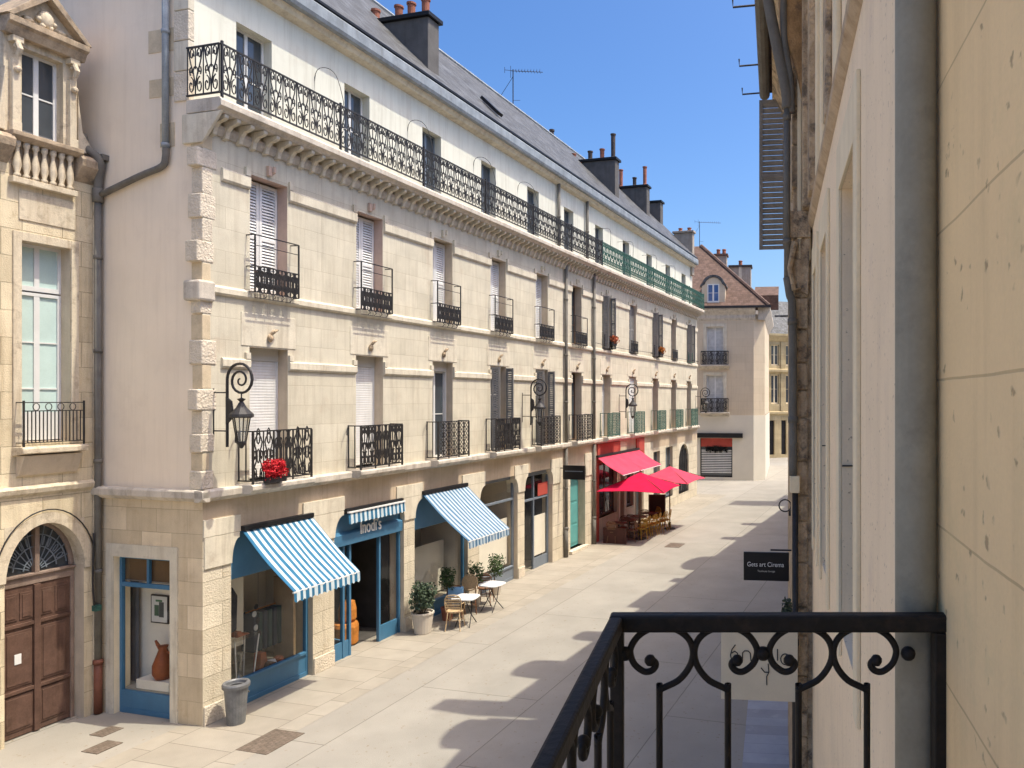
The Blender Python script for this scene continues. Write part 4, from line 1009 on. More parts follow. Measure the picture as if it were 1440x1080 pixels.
# flowers on the first balcony
t = thing('flower_box', 'box of bright red flowers on the corner balcony', 'flowers', W(1.12, -.44, 4.17), ROT)
MB().prism([(-.07, 0), (.07, 0), (.08, .1), (-.08, .1)], -.2, .2, 'yz').build('box', m_iron, t)
foliage(MB(), (0, 0, .24), .30, .17, .24, 1100, .065, random.Random(4), .1).build('flowers', m_redcloth, t)
for u, y, z, mm, lab in ((18.4, -.22, 8.05, m_flower2, 'salmon flowers on the second floor guard above the pink awning'), (24.7, -.22, 8.0, m_orange, 'orange flowers on a distant second floor window guard')):
    t = thing('flower_box', lab, 'flowers', W(u + .2, y, z), ROT); MB().box(-.25, .25, -.07, .07, -.12, 0).build('box', m_iron, t)
    foliage(MB(), (.05, -.05, .12), .34, .18, .2, 250, .1, random.Random(9), .1).build('flowers', mm, t)

# dark sign on a bracket between downpipe and teal door
t = thing('hanging_sign', 'black rectangular bracket sign over the teal door with a faint pale line of writing', 'sign', W(U(787), 0, 3.02), ROT)
MB().box(-.03, .03, -.98, -.14, -.16, .34).build('sign_board', m_blackm, t, bevel=.006); MB().box(-.015, .015, -.14, 0, .22, .25).build('bracket', m_iron, t)
MB().box(-.034, -.0305, -.9, -.22, .12, .15).build('sign_line', m_greyshop, t)

# ------------------------------------------------------------------ cafe terrace
def parasol(label, loc, rz, w, h, drop, m):
    t = thing('parasol', label, 'umbrella', loc, rz, 'crimson cafe parasols'); c = MB()
    for top in (0, .012):
        o = len(c.v); c.v.append((0, 0, h - top)); k = 24
        for j in (1, 2, 3):
            for i in range(k):
                a = 2 * PI * i / k + PI / 4; q = w / 2 / max(abs(math.cos(a)), abs(math.sin(a))); f = j / 3
                c.v.append((q * f * math.cos(a), q * f * math.sin(a), h - top - drop * (f ** .92) - .05 * f * (1 - abs(math.cos(2 * a))) ))
        for i in range(k):
            c.f.append((o, o + 1 + i, o + 1 + (i + 1) % k))
            for j in (0, 1): c.f.append((o + 1 + j * k + i, o + 1 + (j + 1) * k + i, o + 1 + (j + 1) * k + (i + 1) % k, o + 1 + j * k + (i + 1) % k))
    c.build('canopy', m, t)
    MB().tube([(0, 0, 0), (0, 0, h + .08)], .028, 8).build('pole', m_brownwood, t)
    MB().lathe([(.25, 0), (.25, .05), (.06, .09), (.05, .3)], (0, 0, 0), 14).build('base', m_iron, t)
    for i in range(4):
        a = PI / 4 + i * PI / 2; MB().tube([(0, 0, h - .05), (w * .7 * math.cos(a), w * .7 * math.sin(a), h - drop - .02)], .012, 5).build('rib', m_brownwood, t)
    return t
parasol('crimson square parasol over the cafe tables, nearest of the two', W(U(838) + 1.15, -1.45, 0), ROT + .05, 2.75, 2.72, .60, m_hot)
parasol('crimson parasol, colour paled to look sunlit, farther along beyond the cafe tables', W(U(838) + 3.75, -1.9, 0), ROT - .05, 2.5, 2.75, .55, m_pink)  # same canvas as the nearer parasol; the paler colour paints in sunlight
def terrace_table(label, loc):
    t = thing('terrace_table', label, 'table', loc, ROT, 'cafe terrace tables')
    MB().box(-.32, .32, -.32, .32, .70, .73).build('tabletop', m_rattan_dark, t, bevel=.006); MB().tube([(0, 0, .70), (0, 0, .04)], .03, 8).build('pedestal', m_iron, t); MB().box(-.22, .22, -.22, .22, 0, .04).build('base', m_iron, t, bevel=.01)
us = U(838)
for i, (du, y) in enumerate(((.55, -.75), (1.5, -.85), (2.4, -.95), (3.3, -1.1))):
    terrace_table(('square brown cafe table nearest the grey downpipe', 'square brown cafe table under the nearer parasol pole', 'square brown cafe table under the seam of two parasols', 'square brown cafe table nearest the menu board')[i], W(us + du, y, 0))
n = 0
for i, (du, y, rz, kind) in enumerate(((.1, -.7, 1.57, 'b'), (.55, -1.3, 3.1, 'b'), (1.0, -.75, -1.5, 'b'), (1.05, -1.5, 2.7, 'm'), (1.5, -1.5, 3.1, 'm'), (1.95, -.85, 1.5, 'b'), (2.0, -1.6, 2.9, 'm'), (2.45, -1.65, 3.2, 'm'), (2.85, -1.0, -1.4, 'b'), (2.95, -1.75, 3.0, 'm'), (3.4, -1.8, 3.2, 'm'), (3.75, -1.2, -1.7, 'm'))):
    cafe_chair({'b': 'dark brown woven chair at the wall side tables of the cafe terrace', 'm': 'mustard yellow chair in the outer row of the cafe terrace'}[kind], W(us + du, y, 0), ROT + rz, m_rattan_dark if kind == 'b' else m_mustard, m_rattan_dark if kind == 'b' else m_mustard, 'slat', {'b': 'brown terrace chairs', 'm': 'mustard terrace chairs'}[kind])
tag(MB().box(-.03, .03, -.95, .0, 0, .62).build('terrace_screen', m_menu), 'low dark brown screen at the near end of the cafe terrace', 'screen')
o = bpy.data.objects['terrace_screen']; o.location = W(us - .06, -.35, 0); o.rotation_euler = (0, 0, ROT)
t = thing('menu_board', 'dark red brown menu board on an easel at the end of the terrace', 'menu board', G(924, 741), ROT - PI / 2 + .3)
MB().box(-.38, .38, -.03, .02, .42, 1.45).build('board', m_menu, t, bevel=.01); MB().box(-.32, .32, -.035, -.031, .5, 1.38).build('board_face', M('menu_face', (.04, .015, .012)), t)
for sx in (-.34, .34):
    MB().tube([(sx, -.02, 1.45), (sx, -.12, 0)], .022, 5).build('leg', m_brownwood, t); MB().tube([(sx, .02, 1.4), (sx, .38, 0)], .022, 5).build('leg', m_brownwood, t)

# ------------------------------------------------------------------ house with the arched door (left edge)
Lh = thing('arched_door_house', 'ornate ochre stone house with the brown arched double door at the left edge', 'building', W(0, 2.4, 0), ROT)
opsL = [(-1.50, -.27, 0, 3.60), (-1.26, -.50, 5.0, 8.37), (-4.4, -3.6, 5.0, 8.37), (-4.5, -3.5, 1.2, 3.3)]
w_ = MB(); wall(w_, -9, 0, 0, 10.0, 0, opsL, .3); w_.build('facade_wall', m_left, Lh)
for op in opsL:
    w_ = MB(); reveals(w_, 0, [op], .28 if op[2] > 0 else .4, bottom=op[2] > 0); w_.build('reveal', m_jamb, Lh)
# arch spandrels and ring
xc, rx, zs, rz_ = -.885, .615, 2.70, .90
arch = [(xc - rx * math.cos(PI * j / 20), zs + rz_ * math.sin(PI * j / 20)) for j in range(21)]
s_ = MB(); s_.prism([(-1.505, 3.61)] + [(-1.505, 2.7)] + arch[1:11] + [(xc, 3.61)], -.004, .39, 'xz'); s_.prism([(xc, 3.61)] + arch[10:20] + [(-.265, 2.7), (-.265, 3.61)], -.004, .39, 'xz')
s_.build('arch_spandrel', m_left_trim, Lh)
s_ = MB()
out_ = [(xc - (rx + .16) * math.cos(PI * j / 20), zs + (rz_ + .18) * math.sin(PI * j / 20)) for j in range(21)]
for j in range(20): s_.prism([arch[j], arch[j + 1], out_[j + 1], out_[j]], -.035, -.0045, 'xz')
s_.build('arch_ring', m_left_trim, Lh)
MB().tube([(p[0], -.045, p[1] + .03) for p in [(xc - (rx + .17) * math.cos(PI * j / 20), zs + (rz_ + .2) * math.sin(PI * j / 20)) for j in range(2, 21)]], .012, 5).build('cable', m_iron, Lh)
m_door = M('old_door_wood', (.13, .075, .055), rough=.5, var=.22, scale=4, fine=30, bump=.3, streak=.55, dirt=((.24, .17, .125), 1.4, .5))
D = MB(); D.box(-1.49, -.28, .22, .30, 2.55, 2.74); D.box(-1.49, -1.43, .22, .30, 0, 2.55); D.box(-.34, -.28, .22, .30, 0, 2.55); D.box(xc - .035, xc + .035, .2, .3, 2.74, 3.52)
for s in (-1, 1):
    pts = [(xc + s * (rx - .03) * math.cos(R(a)), .27, zs + .02 + (rz_ - .03) * math.sin(R(a))) for a in range(2, 89, 6)]
    D.tube(pts, .045, 6)
D.box(-1.49, -.28, .18, .22, 2.70, 2.74)
Dd = D.build('door_frame', M('grey_door_frame', (.27, .20, .16), rough=.6, var=.2, bump=.2, streak=.5), Lh, bevel=.006)
for s in (-1, 1):
    leaf = MB(); a, b = (-1.43, xc - .004) if s < 0 else (xc + .004, -.34)
    leaf.box(a, b, .24, .29, .02, 2.55)
    dl = leaf.build('door_leaf', m_door, Lh)
    p = MB()
    def raised(x0, x1, z0, z1):
        p.box(x0, x1, .225, .2399, z0, z1); p.box(x0 + .035, x1 - .035, .212, .2249, z0 + .04, z1 - .04); 
    w3 = (b - a)
    raised(a + .05, b - .05, .12, .72); raised(a + .06, b - .06, .86, 1.80); raised(a + .05, a + w3 * .48, 1.98, 2.44); raised(a + w3 * .54, b - .05, 1.98, 2.44)
    p.box(a + .01, b - .01, .20, .2398, .75, .81); p.box(a + .01, b - .01, .205, .2398, 1.86, 1.92)
    p.build('door_panel', m_door, dl, bevel=.008)
MB().box(xc - .05, xc + .05, .19, .2395, .02, 2.54).build('meeting_stile', m_door, Lh, bevel=.008)
MB().box(-1.23, -1.13, .2, .2115, 1.25, 1.42).build('door_notice', m_white, Lh)
q = MB()
for s in (-1, 1):
    for r0 in (.18, .34, .5): q.tube([(xc + s * r0 * math.cos(R(a)), .26, 2.76 + r0 * 1.25 * math.sin(R(a))) for a in range(6, 89, 8)], .011, 4)
    for a in (15, 30, 45, 60, 75): q.tube([(xc + s * .1 * math.cos(R(a)), .26, 2.76 + .12 * math.sin(R(a))), (xc + s * .56 * math.cos(R(a)), .26, 2.76 + .78 * math.sin(R(a)))], .009, 4)
    for a in (22, 40, 58, 72): q.tube([(xc + s * (.42 + t * math.cos(c_)) * math.cos(R(a)), .26, 2.76 + (.42 + t * math.cos(c_)) * 1.25 * math.sin(R(a)) + t * .6 * math.sin(c_)) for t, c_ in [(.06, 2 * PI * j / 8) for j in range(9)]], .008, 4)
q.build('fanlight_grille', m_greyshop, Lh)
MB().quad((-1.5, .3, 2.6), (-.27, .3, 2.6), (-.27, .3, 3.6), (-1.5, .3, 3.6)).build('fanlight_pane', m_pane, Lh)
# tall window with guard
def left_window(a, b):
    wv = window(Lh, a, b, 5.02, 7.55, .22, m_paleframe, m_mint, 2, 3, .055, .06); window(Lh, a, b, 7.58, 8.37, .22, m_paleframe, m_mint, 2, 1, .05, .06)
    MB().box(a + .05, b - .05, .225, .235, 5.03, 5.5).build('window_panel', m_paleframe, Lh)
    MB().prism([(-.27, 4.82), (-.27, 4.9), (-.24, 4.93), (.1, 4.93), (0, 4.78)], a - .14, b + .13, 'yz').build('window_sill', m_left_trim, Lh, bevel=.01)
    MB().prism([(-.17, 4.70), (-.2, 4.785), (0, 4.785), (0, 4.42), (-.06, 4.45)], a - .08, b + .08, 'yz').build('sill_corbel', m_jamb, Lh, bevel=.01)
    r = MB(); y = -.2
    for z in (4.99, 5.52, 5.66): r.box(a - .09, b + .09, y - .01, y + .01, z, z + .016)
    for x in (a - .09, b + .09):
        r.box(x - .012, x + .012, y - .012, y + .012, 4.93, 5.7)
        for z in (4.99, 5.66): r.box(x - .008, x + .008, y + .0125, 0, z, z + .016)
    railing_tubes(r, a - .09, b + .09, 5.0, 5.53, y, .115, 'bars', .009)
    for i in range(4): r.tube([(a + (b - a) * (i + .5) / 4 + .05 * math.cos(t), y, 5.595 + .06 * math.sin(t)) for t in [2 * PI * j / 10 for j in range(11)]], .007, 4)
    r.build('window_guard', m_iron, Lh)
    fr = MB(); fr.box(a - .13, a - .005, -.03, -.001, 4.94, 8.52); fr.box(b + .005, b + .13, -.03, -.001, 4.94, 8.52); fr.box(a - .005, b + .005, -.03, -.001, 8.375, 8.52); fr.build('window_surround', m_left_trim, Lh, bevel=.006)
left_window(-1.26, -.50); left_window(-4.4, -3.6)
MB().box(-1.3, -.42, -.02, -.001, 8.72, 9.22).build('frieze_panel', m_left_trim, Lh, bevel=.015)
MB().prism([(-.07, 4.14), (-.09, 4.22), (-.03, 4.27), (-.001, 4.27), (-.001, 4.08)], -9, -.12, 'yz').build('string_course', m_left_trim, Lh, bevel=.006)
for x0, x1 in ((-9, -1.46), (-.44, -.12)): MB().prism([(-.02, 9.62), (-.1, 9.72), (-.2, 9.86), (-.22, 9.98), (-.15, 10.06), (.05, 10.06), (-.001, 9.6)], x0, x1, 'yz').build('cornice', m_sooty, Lh, bevel=.01)
MB().box(-.12, -.02, -.05, -.001, 0, 9.6).build('pilaster', m_left_trim, Lh, bevel=.006)
# dormer with balusters and pediment
MB().prism([(-.12, 10.0), (-.2, 10.07), (-.2, 10.14), (.1, 10.14), (.1, 10.0)], -1.5, -.40, 'yz').build('dormer_sill', m_sooty, Lh, bevel=.01)
MB().box(-1.45, -.45, -.12, .0, 9.30, 9.40).build('baluster_base', m_left_trim, Lh, bevel=.01)
MB().box(-1.44, -.46, -.002, -.001, 9.4, 10.0).build('baluster_back', m_sooty, Lh)
bal = MB().lathe([(.05, 0), (.05, .05), (.03, .08), (.06, .2), (.05, .3), (.028, .42), (.03, .5), (.05, .53), (.05, .6)], (0, 0, 0), 12).build('baluster', m_left_trim, Lh, smooth=True); bal.location = (-1.36, -.065, 9.4)
for i in range(1, 7):
    c = bal.copy(); COL.objects.link(c); c.location = (-1.36 + .135 * i, -.065, 9.4)
d = MB(); wall(d, -1.5, -.38, 10.14, 12.0, .02, [(-1.24, -.60, 10.16, 11.62)], .2); reveals(d, .02, [(-1.24, -.60, 10.16, 11.62)], .2)
d.quad((-.38, .02, 10.14), (-.38, 2.4, 10.14), (-.38, 2.4, 12.0), (-.38, .02, 12.0)); d.quad((-1.5, .02, 10.14), (-1.5, 2.4, 10.14), (-1.5, 2.4, 12.0), (-1.5, .02, 12.0)); d.build('dormer_wall', m_left_trim, Lh)
window(Lh, -1.24, -.60, 10.16, 11.62, .18, m_paleframe, m_pane, 2, 2, .05)
for x in (-1.37, -.49):
    p = MB(); p.box(x - .07, x + .07, -.09, .019, 10.145, 10.32); p.box(x - .055, x + .055, -.07, .019, 10.32, 11.35); p.tube([(x, -.1, 11.40), (x, -.16, 11.5), (x, -.1, 11.62), (x, -.05, 11.55)], .045, 6); p.box(x - .08, x + .08, -.12, .019, 11.62, 11.72); p.ball((x, -.1, 11.18), .055, 8)
    p.build('dormer_pilaster', m_left_trim, Lh, bevel=.008)
MB().prism([(-.1, 11.73), (-.16, 11.86), (-.22, 11.9), (-.22, 12.0), (.02, 12.0), (.02, 11.73)], -1.56, -.32, 'yz').build('entablature', m_sooty, Lh, bevel=.008)
MB().prism([(-1.52, 12.003), (-.36, 12.003), (-.94, 12.56)], -.05, .6, 'xz').build('tympanum', m_left_trim, Lh)
pd = MB()
for s in (-1, 1):
    x_ = -.94 + s * .66
    pd.prism([(x_, 12.003), (x_ - s * .10, 12.003), (-.94, 12.53), (-.94, 12.68)], -.22, .6, 'xz')
pd.build('pediment', m_sooty, Lh, bevel=.006)
c = MB(); c.ball((-.94, -.08, 12.2), .13, 10, (1, .6, 1.2)); [c.ball((-.94 + .12 * math.cos(a), -.09, 12.16 + .1 * math.sin(a)), .05, 6) for a in (0, .9, 2.2, 3.1, 4.2, 5.3)]; [c.ball((-.94 + s * .26, -.07, 12.09), .06, 6, (1.6, .6, .8)) for s in (-1, 1)]; c.build('carving', m_left_trim, Lh, smooth=True)
vo = MB()
vo.prism([(-.38, 10.14), (-.12, 10.14), (-.16, 10.3), (-.3, 10.5), (-.35, 10.9), (-.38, 11.2)], -.02, .06, 'xz'); vo.prism([(-1.5, 10.14), (-1.76, 10.14), (-1.72, 10.3), (-1.58, 10.5), (-1.53, 10.9), (-1.5, 11.2)], -.02, .06, 'xz'); vo.build('scroll_bracket', m_left_trim, Lh, bevel=.01)
MB().add([(-9, .05, 10.05), (0, .05, 10.05), (0, 2.0, 13.0), (-9, 2.0, 13.0), (-9, 8, 14), (0, 8, 14)], [(0, 1, 2, 3), (3, 2, 5, 4)]).build('roof', m_slate_y, Lh)
MB().box(-.12, .0, -.24, .04, 10.062, 10.16).build('gutter', m_zinc_dull, Lh)
w_ = MB(); w_.quad((-9, 0, 0), (-9, 8, 0), (-9, 8, 10), (-9, 0, 10)); w_.quad((-9, 8, 0), (0, 8, 0), (0, 8, 14), (-9, 8, 14)); w_.build('rear_wall', m_sidewall, Lh)

# ------------------------------------------------------------------ houses closing the street
B1 = thing('corner_house', 'pinkish corner house with a red tiled hip roof closing the street', 'building', (3.95, 52, 0), R(-7))
o1 = [(-3.75, -1.48, .2, 2.95), (-3.30, -2.10, 4.75, 7.35), (-3.30, -2.10, 8.05, 10.75)]
w_ = MB(); wall(w_, -9, 0, 4.55, 11.6, 0, o1[1:], .3); reveals(w_, 0, o1[1:], .3)
w_.quad((0, 0, 4.55), (.75, .6, 4.55), (.75, .6, 11.6), (0, 0, 11.6)); w_.quad((.75, .6, 4.55), (.75, 12, 4.55), (.75, 12, 11.6), (.75, .6, 11.6)); w_.build('upper_wall', m_far, B1)
w_ = MB(); wall(w_, -9, 0, 0, 4.55, -.04, o1[:1], .3); reveals(w_, -.04, o1[:1], .3); w_.quad((0, -.04, 0), (.8, .58, 0), (.8, .58, 4.55), (0, -.04, 4.55)); w_.quad((.8, .58, 0), (.8, 12, 0), (.8, 12, 4.55), (.8, .58, 4.55))
w_.add([(-9, -.04, 4.551), (0, -.04, 4.551), (.8, .58, 4.551), (.74, .6, 4.551), (0, 0, 4.551), (-9, 0, 4.551)], [(0, 1, 4, 5), (1, 2, 3, 4)]); w_.build('shop_wall', m_farcream, B1)
MB().box(-4.0, -.75, -.25, -.041, 2.98, 3.3).build('shop_fascia', m_blackm, B1); MB().box(-3.7, -1.5, .05, .12, 2.35, 2.94).build('shop_awning', m_redpaint, B1)
window(B1, -3.75, -1.48, .2, 2.95, .15, m_blackm, m_pane, 1, 1, .07)
q = MB()
for i in range(14): q.box(-3.66, -1.55, .10, .13, .5 + i * .12, .55 + i * .12)
q.build('shop_shutter', m_shutterwhite, B1)
rng = random.Random(12)
foliage(MB(), (-2.6, .08, 2.2), 1.0, .05, .3, 500, .2, rng, 0).build('shop_garland', m_dark, B1)
for (a, b, za, zb) in o1[1:]:
    window(B1, a, b, za, zb, .16, m_paleframe, m_curtain, 2, 2, .06)
    fr = MB(); fr.box(a - .22, a, -.05, -.001, za, zb + .22); fr.box(b, b + .22, -.05, -.001, za, zb + .22); fr.box(a, b, -.05, -.001, zb, zb + .22); fr.build('window_surround', m_trim, B1)
    r = MB(); railing_tubes(r, a - .35, b + .35, za + .05, za + .95, -.35, .2, 'bars', .022); railing_tubes(r, a - .35, b + .35, za + .05, za + .95, -.35, .5, 'dense', .018)
    for x in (a - .35, b + .35): r.box(x - .02, x + .02, -.35, 0, za + .9, za + .95)
    r.box(a - .36, b + .36, -.38, -.32, za + .93, za + .99); r.box(a - .36, b + .36, -.37, -.33, za + .03, za + .07); r.build('balcony_railing', m_iron, B1)
    MB().prism([(-.42, za - .06), (-.42, za + .02), (0, za + .02), (0, za - .3), (-.2, za - .2)], a - .42, b + .42, 'yz').build('balcony_slab', m_ledge, B1, bevel=.02)
cn = MB(); cn.prism([(-.02, 11.2), (-.1, 11.35), (-.1, 11.55), (-.4, 11.9), (-.4, 12.1), (.3, 12.1), (.3, 11.2)], -9, .12, 'yz'); cn.prism([(-.02 + .8, 11.2), (1.15, 11.9), (1.15, 12.1), (.3, 12.1), (.3, 11.2)], .0, 12, 'xz'); cn.build('cornice', m_ledge, B1)
MB().box(-.55, .78, -.03, -.001, 4.56, 11.18).build('corner_strip', m_trim, B1) if False else None
rf = MB(); rf.add([(-9, -.35, 12.1), (1.1, -.35, 12.1), (-4.3, 5.3, 17.5), (-9, 5.3, 17.5), (1.1, 12, 12.1), (-4.3, 8, 17.5)], [(0, 1, 2, 3), (1, 4, 5, 2)]); rf.build('roof', m_tile, B1)
MB().tube([(1.1, -.35, 12.14), (-4.3, 5.3, 17.54)], .13, 6).build('hip_tiles', m_tile, B1)
MB().box(-9, 1.2, -.5, -.36, 12.0, 12.16).build('gutter', m_iron, B1)
# its dormer
dm = MB(); xa, xb = -3.65, -2.0; cxm = (xa + xb) / 2
prof = [(xa, 12.2), (xb, 12.2), (xb, 13.6)] + [(cxm + .62 * math.cos(R(a)), 13.6 + .62 * math.sin(R(a))) for a in range(15, 170, 15)] + [(xa, 13.6)]
dm.prism(prof, .05, 2.4, 'xz'); dm.build('dormer', m_far, B1); MB().box(xa - .12, xb + .12, -.08, .049, 12.17, 12.32).build('dormer_sill', m_trim, B1)
dr = MB(); pp = [(xa - .1, 13.55), (xa - .1, 13.68)] + [(cxm + .8 * math.cos(R(a)), 13.68 + .72 * math.sin(R(a))) for a in range(165, 0, -15)] + [(xb + .1, 13.68), (xb + .1, 13.55), (xb, 13.62)] + [(cxm + .64 * math.cos(R(a)), 13.6 + .64 * math.sin(R(a))) for a in range(15, 170, 15)] + [(xa, 13.62)]
dr.prism(pp, -.02, 2.6, 'xz'); dr.build('dormer_roof', m_slate, B1)
window(B1, cxm - .42, cxm + .42, 12.45, 13.75, .0, m_paleframe, m_paneblue, 2, 2, .07, .045)
for x0, x1, y0, y1, zt, np_ in ((-3.3, -2.4, 6.2, 7.0, 16.9, 2), (-2.3, -.6, 8.0, 9.0, 16.3, 1)):
    c = MB().box(x0, x1, y0, y1, 11, zt).build('chimney', m_chim2, B1, bevel=.02); MB().box(x0 - .1, x1 + .1, y0 - .1, y1 + .1, zt + .001, zt + .16).build('chimney_cap', m_potblack if np_ == 1 else m_tile, c)
    for i in range(np_): MB().lathe([(.16, 0), (.14, .3), (.17, .36), (.15, .42)], (x0 + (x1 - x0) * (i + .5) / np_, y0 + .4, zt + .16), 10).build('chimney_pot', m_terracotta, c)
    if np_ == 1: MB().box((x0 + x1) / 2 - .12, (x0 + x1) / 2 + .12, y0 - .05, y0 - .001, 11, zt).build('chimney_strip', m_trim, c)
MB().add([(-.4, 9.5, 14.2), (1.6, 9.5, 14.2), (1.6, 11.5, 15.2), (-.4, 11.5, 15.2), (-.4, 9.7, 13.0), (1.6, 9.7, 13.0)], [(0, 1, 2, 3), (4, 5, 1, 0)]).build('rear_dormer', m_tile, B1)
MB().box(1.3, 3.0, 9, 9.2, 12.35, 12.5).build('rear_eaves', m_slate, B1)

B2 = thing('far_house', 'weathered yellow stone house with dark doorways at the very end of the street', 'building', (5.2, 71.0, 0), R(22))
o2 = [(x, x + .55, .3, 3.6) for x in (.6, 1.9, 3.2, 4.5)] + [(x - .1, x + .75, 5.2, 8.0) for x in (.6, 2.2, 3.8)] + [(x - .1, x + .75, 8.9, 10.9) for x in (.6, 2.2, 3.8)]
w_ = MB(); wall(w_, -1.5, 12, 0, 11.9, 0, o2, .35); reveals(w_, 0, o2, .35); w_.build('facade_wall', m_ochre, B2)
for o_ in o2:
    if o_[2] < 1: MB().box(o_[0], o_[1], .2, .25, o_[2] - .3, o_[3]).build('door', m_dark, B2)
    else: window(B2, o_[0], o_[1], o_[2], o_[3], .2, m_pale if False else m_rstone, m_pane, 2, 2, .08)
for x in (-.2, 1.55, 3.1, 4.7):
    MB().box(x, x + .28, -.09, -.001, 4.5, 11.2).build('pilaster', m_ochre, B2, bevel=.02)
MB().prism([(-.3, 8.3), (-.3, 8.5), (0, 8.6), (-.001, 8.1)], -1.5, 12, 'yz').build('string_course', m_ochre, B2); MB().prism([(-.2, 4.25), (-.2, 4.42), (-.001, 4.5), (-.001, 4.1)], -1.5, 12, 'yz').build('string_course', m_ochre, B2)
MB().prism([(-.1, 11.3), (-.45, 11.75), (-.45, 11.95), (.2, 11.95), (-.001, 11.2)], -1.5, 12, 'yz').build('cornice', m_ochre, B2)
MB().add([(-1.6, -.45, 11.96), (12, -.45, 11.96), (10, 3.5, 15.6), (.4, 3.5, 15.6), (-1.6, 9, 11.96)], [(0, 1, 2, 3), (0, 3, 4)]).build('roof', m_slate, B2)
MB().box(.2, 1.0, .4, 1.2, 12.4, 15.2).build('chimney', m_chim2, B2, bevel=.03)
# ------------------------------------------------------------------ right-hand side of the street
RA = thing('right_hand_house', 'pale pinkish rendered house on the right with tall stone framed window recesses', 'building', RW(0, 0, 0), RROT)
opsR = [(3.86, 4.74, 4.26, 7.06), (5.95, 6.75, 4.26, 7.06), (7.45, 8.05, 4.26, 7.06)]
w_ = MB(); wall(w_, 1.99, 8.52, 0, 11.0, 0, opsR, .2, s=-1); reveals(w_, 0, opsR, .2, s=-1); w_.build('facade_wall', m_rwall, RA)
for a, b, za, zb in opsR:
    fr = MB(); fr.box(a - .17, a, .001, .022, za - .15, zb); fr.box(b, b + .17, .001, .022, za - .15, zb); fr.box(a - .17, b + .17, .001, .022, zb, zb + .30); fr.build('window_surround', m_rstone, RA, bevel=.004)
    j = MB()
    j.box(b - .001, b - .012, -.199, -.001, za + 1.05, za + 1.058); j.build('surround_joint', m_dark, RA)
    MB().box(a, b, -.199, -.03, za - .149, za - .002).build('window_sill', m_rstone, RA, bevel=.006)
    window(RA, a, b, za, zb, -.14, m_paleframe, m_pane, 2, 3, .055, .05, s=-1)
MB().prism([(.001, 7.64), (.02, 7.66), (.05, 7.70), (.055, 7.72), (.055, 7.76), (.015, 7.80), (.001, 7.80)], 2.0, 8.52, 'yz').build('string_course', M('stained_band', (.50, .385, .26), var=.15, scale=5, bump=.4, streak=.6, dirt=((.2, .15, .1), 9, .6)), RA)
# upper storeys: surrounds, pilasters, eaves
for x0, x1, p, mm in ((3.2, 3.42, .05, m_old), (3.9, 4.1, .04, m_rstone), (4.75, 4.95, .04, m_rstone), (5.55, 5.8, .05, m_old), (6.3, 6.45, .04, m_rstone), (7.0, 7.15, .04, m_rstone), (7.6, 7.9, .08, m_old), (8.25, 8.5, .12, m_old)):
    MB().box(x0, x1, .001, p, 7.85, 10.4).build('pilaster', mm, RA, bevel=.012)
MB().prism([(.001, 10.4), (.1, 10.5), (.14, 10.7), (.3, 10.86), (.45, 10.93), (.45, 11.0), (.001, 11.0)], -6, 8.5, 'yz').build('eaves_cornice', m_old, RA)
MB().add([(-6, .52, 11.01), (8.5, .52, 11.01), (8.5, -4, 14.0), (-6, -4, 14.0), (-6, -9, 11), (8.5, -9, 11)], [(0, 1, 2, 3), (3, 2, 5, 4)]).build('roof', m_tile, RA)
w_ = MB(); w_.quad((-6, -9, 0), (8.5, -9, 0), (8.5, -9, 11), (-6, -9, 11)); w_.quad((-6, 0, 0), (-6, -9, 0), (-6, -9, 11), (-6, 0, 11)); w_.build('rear_wall', m_rwall, RA)
# our own wall, ochre limewash with scored joints
w_ = MB(); w_.box(-6, 1.94, -.3, .012, 0, 10.98); w_.build('near_wall', m_ourwall, RA)
MB().quad((1.94, -.06, 0), (1.99, -.06, 0), (1.99, -.06, 11), (1.94, -.06, 11)).build('gap_shadow', m_dark, RA)  # dark sheet stands in for the shadow beside the foreground pipe
MB().box(1.94, 1.955, -.05, .0125, 0, 10.9).build('gap_shadow_edge', M('painted_gap_shadow', (.035, .025, .018), var=.3, bump=.6, fine=20, bdist=.02), RA)  # near-black strip, the pipe's shadow painted on the wall edge

t = thing('downpipe', 'thick grey downpipe standing close by the ochre wall in the right foreground', 'downpipe', RW(1.885, .066, 0), RROT)
m_pipe = M('weathered_pipe', (.32, .295, .225), rough=.75, spec=.15, var=.10, scale=9, fine=60, metal=.0, streak=.25, bump=.12, dirt=((.12, .115, .10), 7, .35), dirtlev=(.55, .72))
pipe(t, 'pipe_body', [(0, 0, 0.05), (0, 0, 10.9)], .0505, m_pipe, 28, [(0, 0, 4.1), (0, 0, 7.6)])
MB().box(-.02, .02, -.09, -.045, 4.72, 4.75).build('pipe_clamp', m_iron, t)

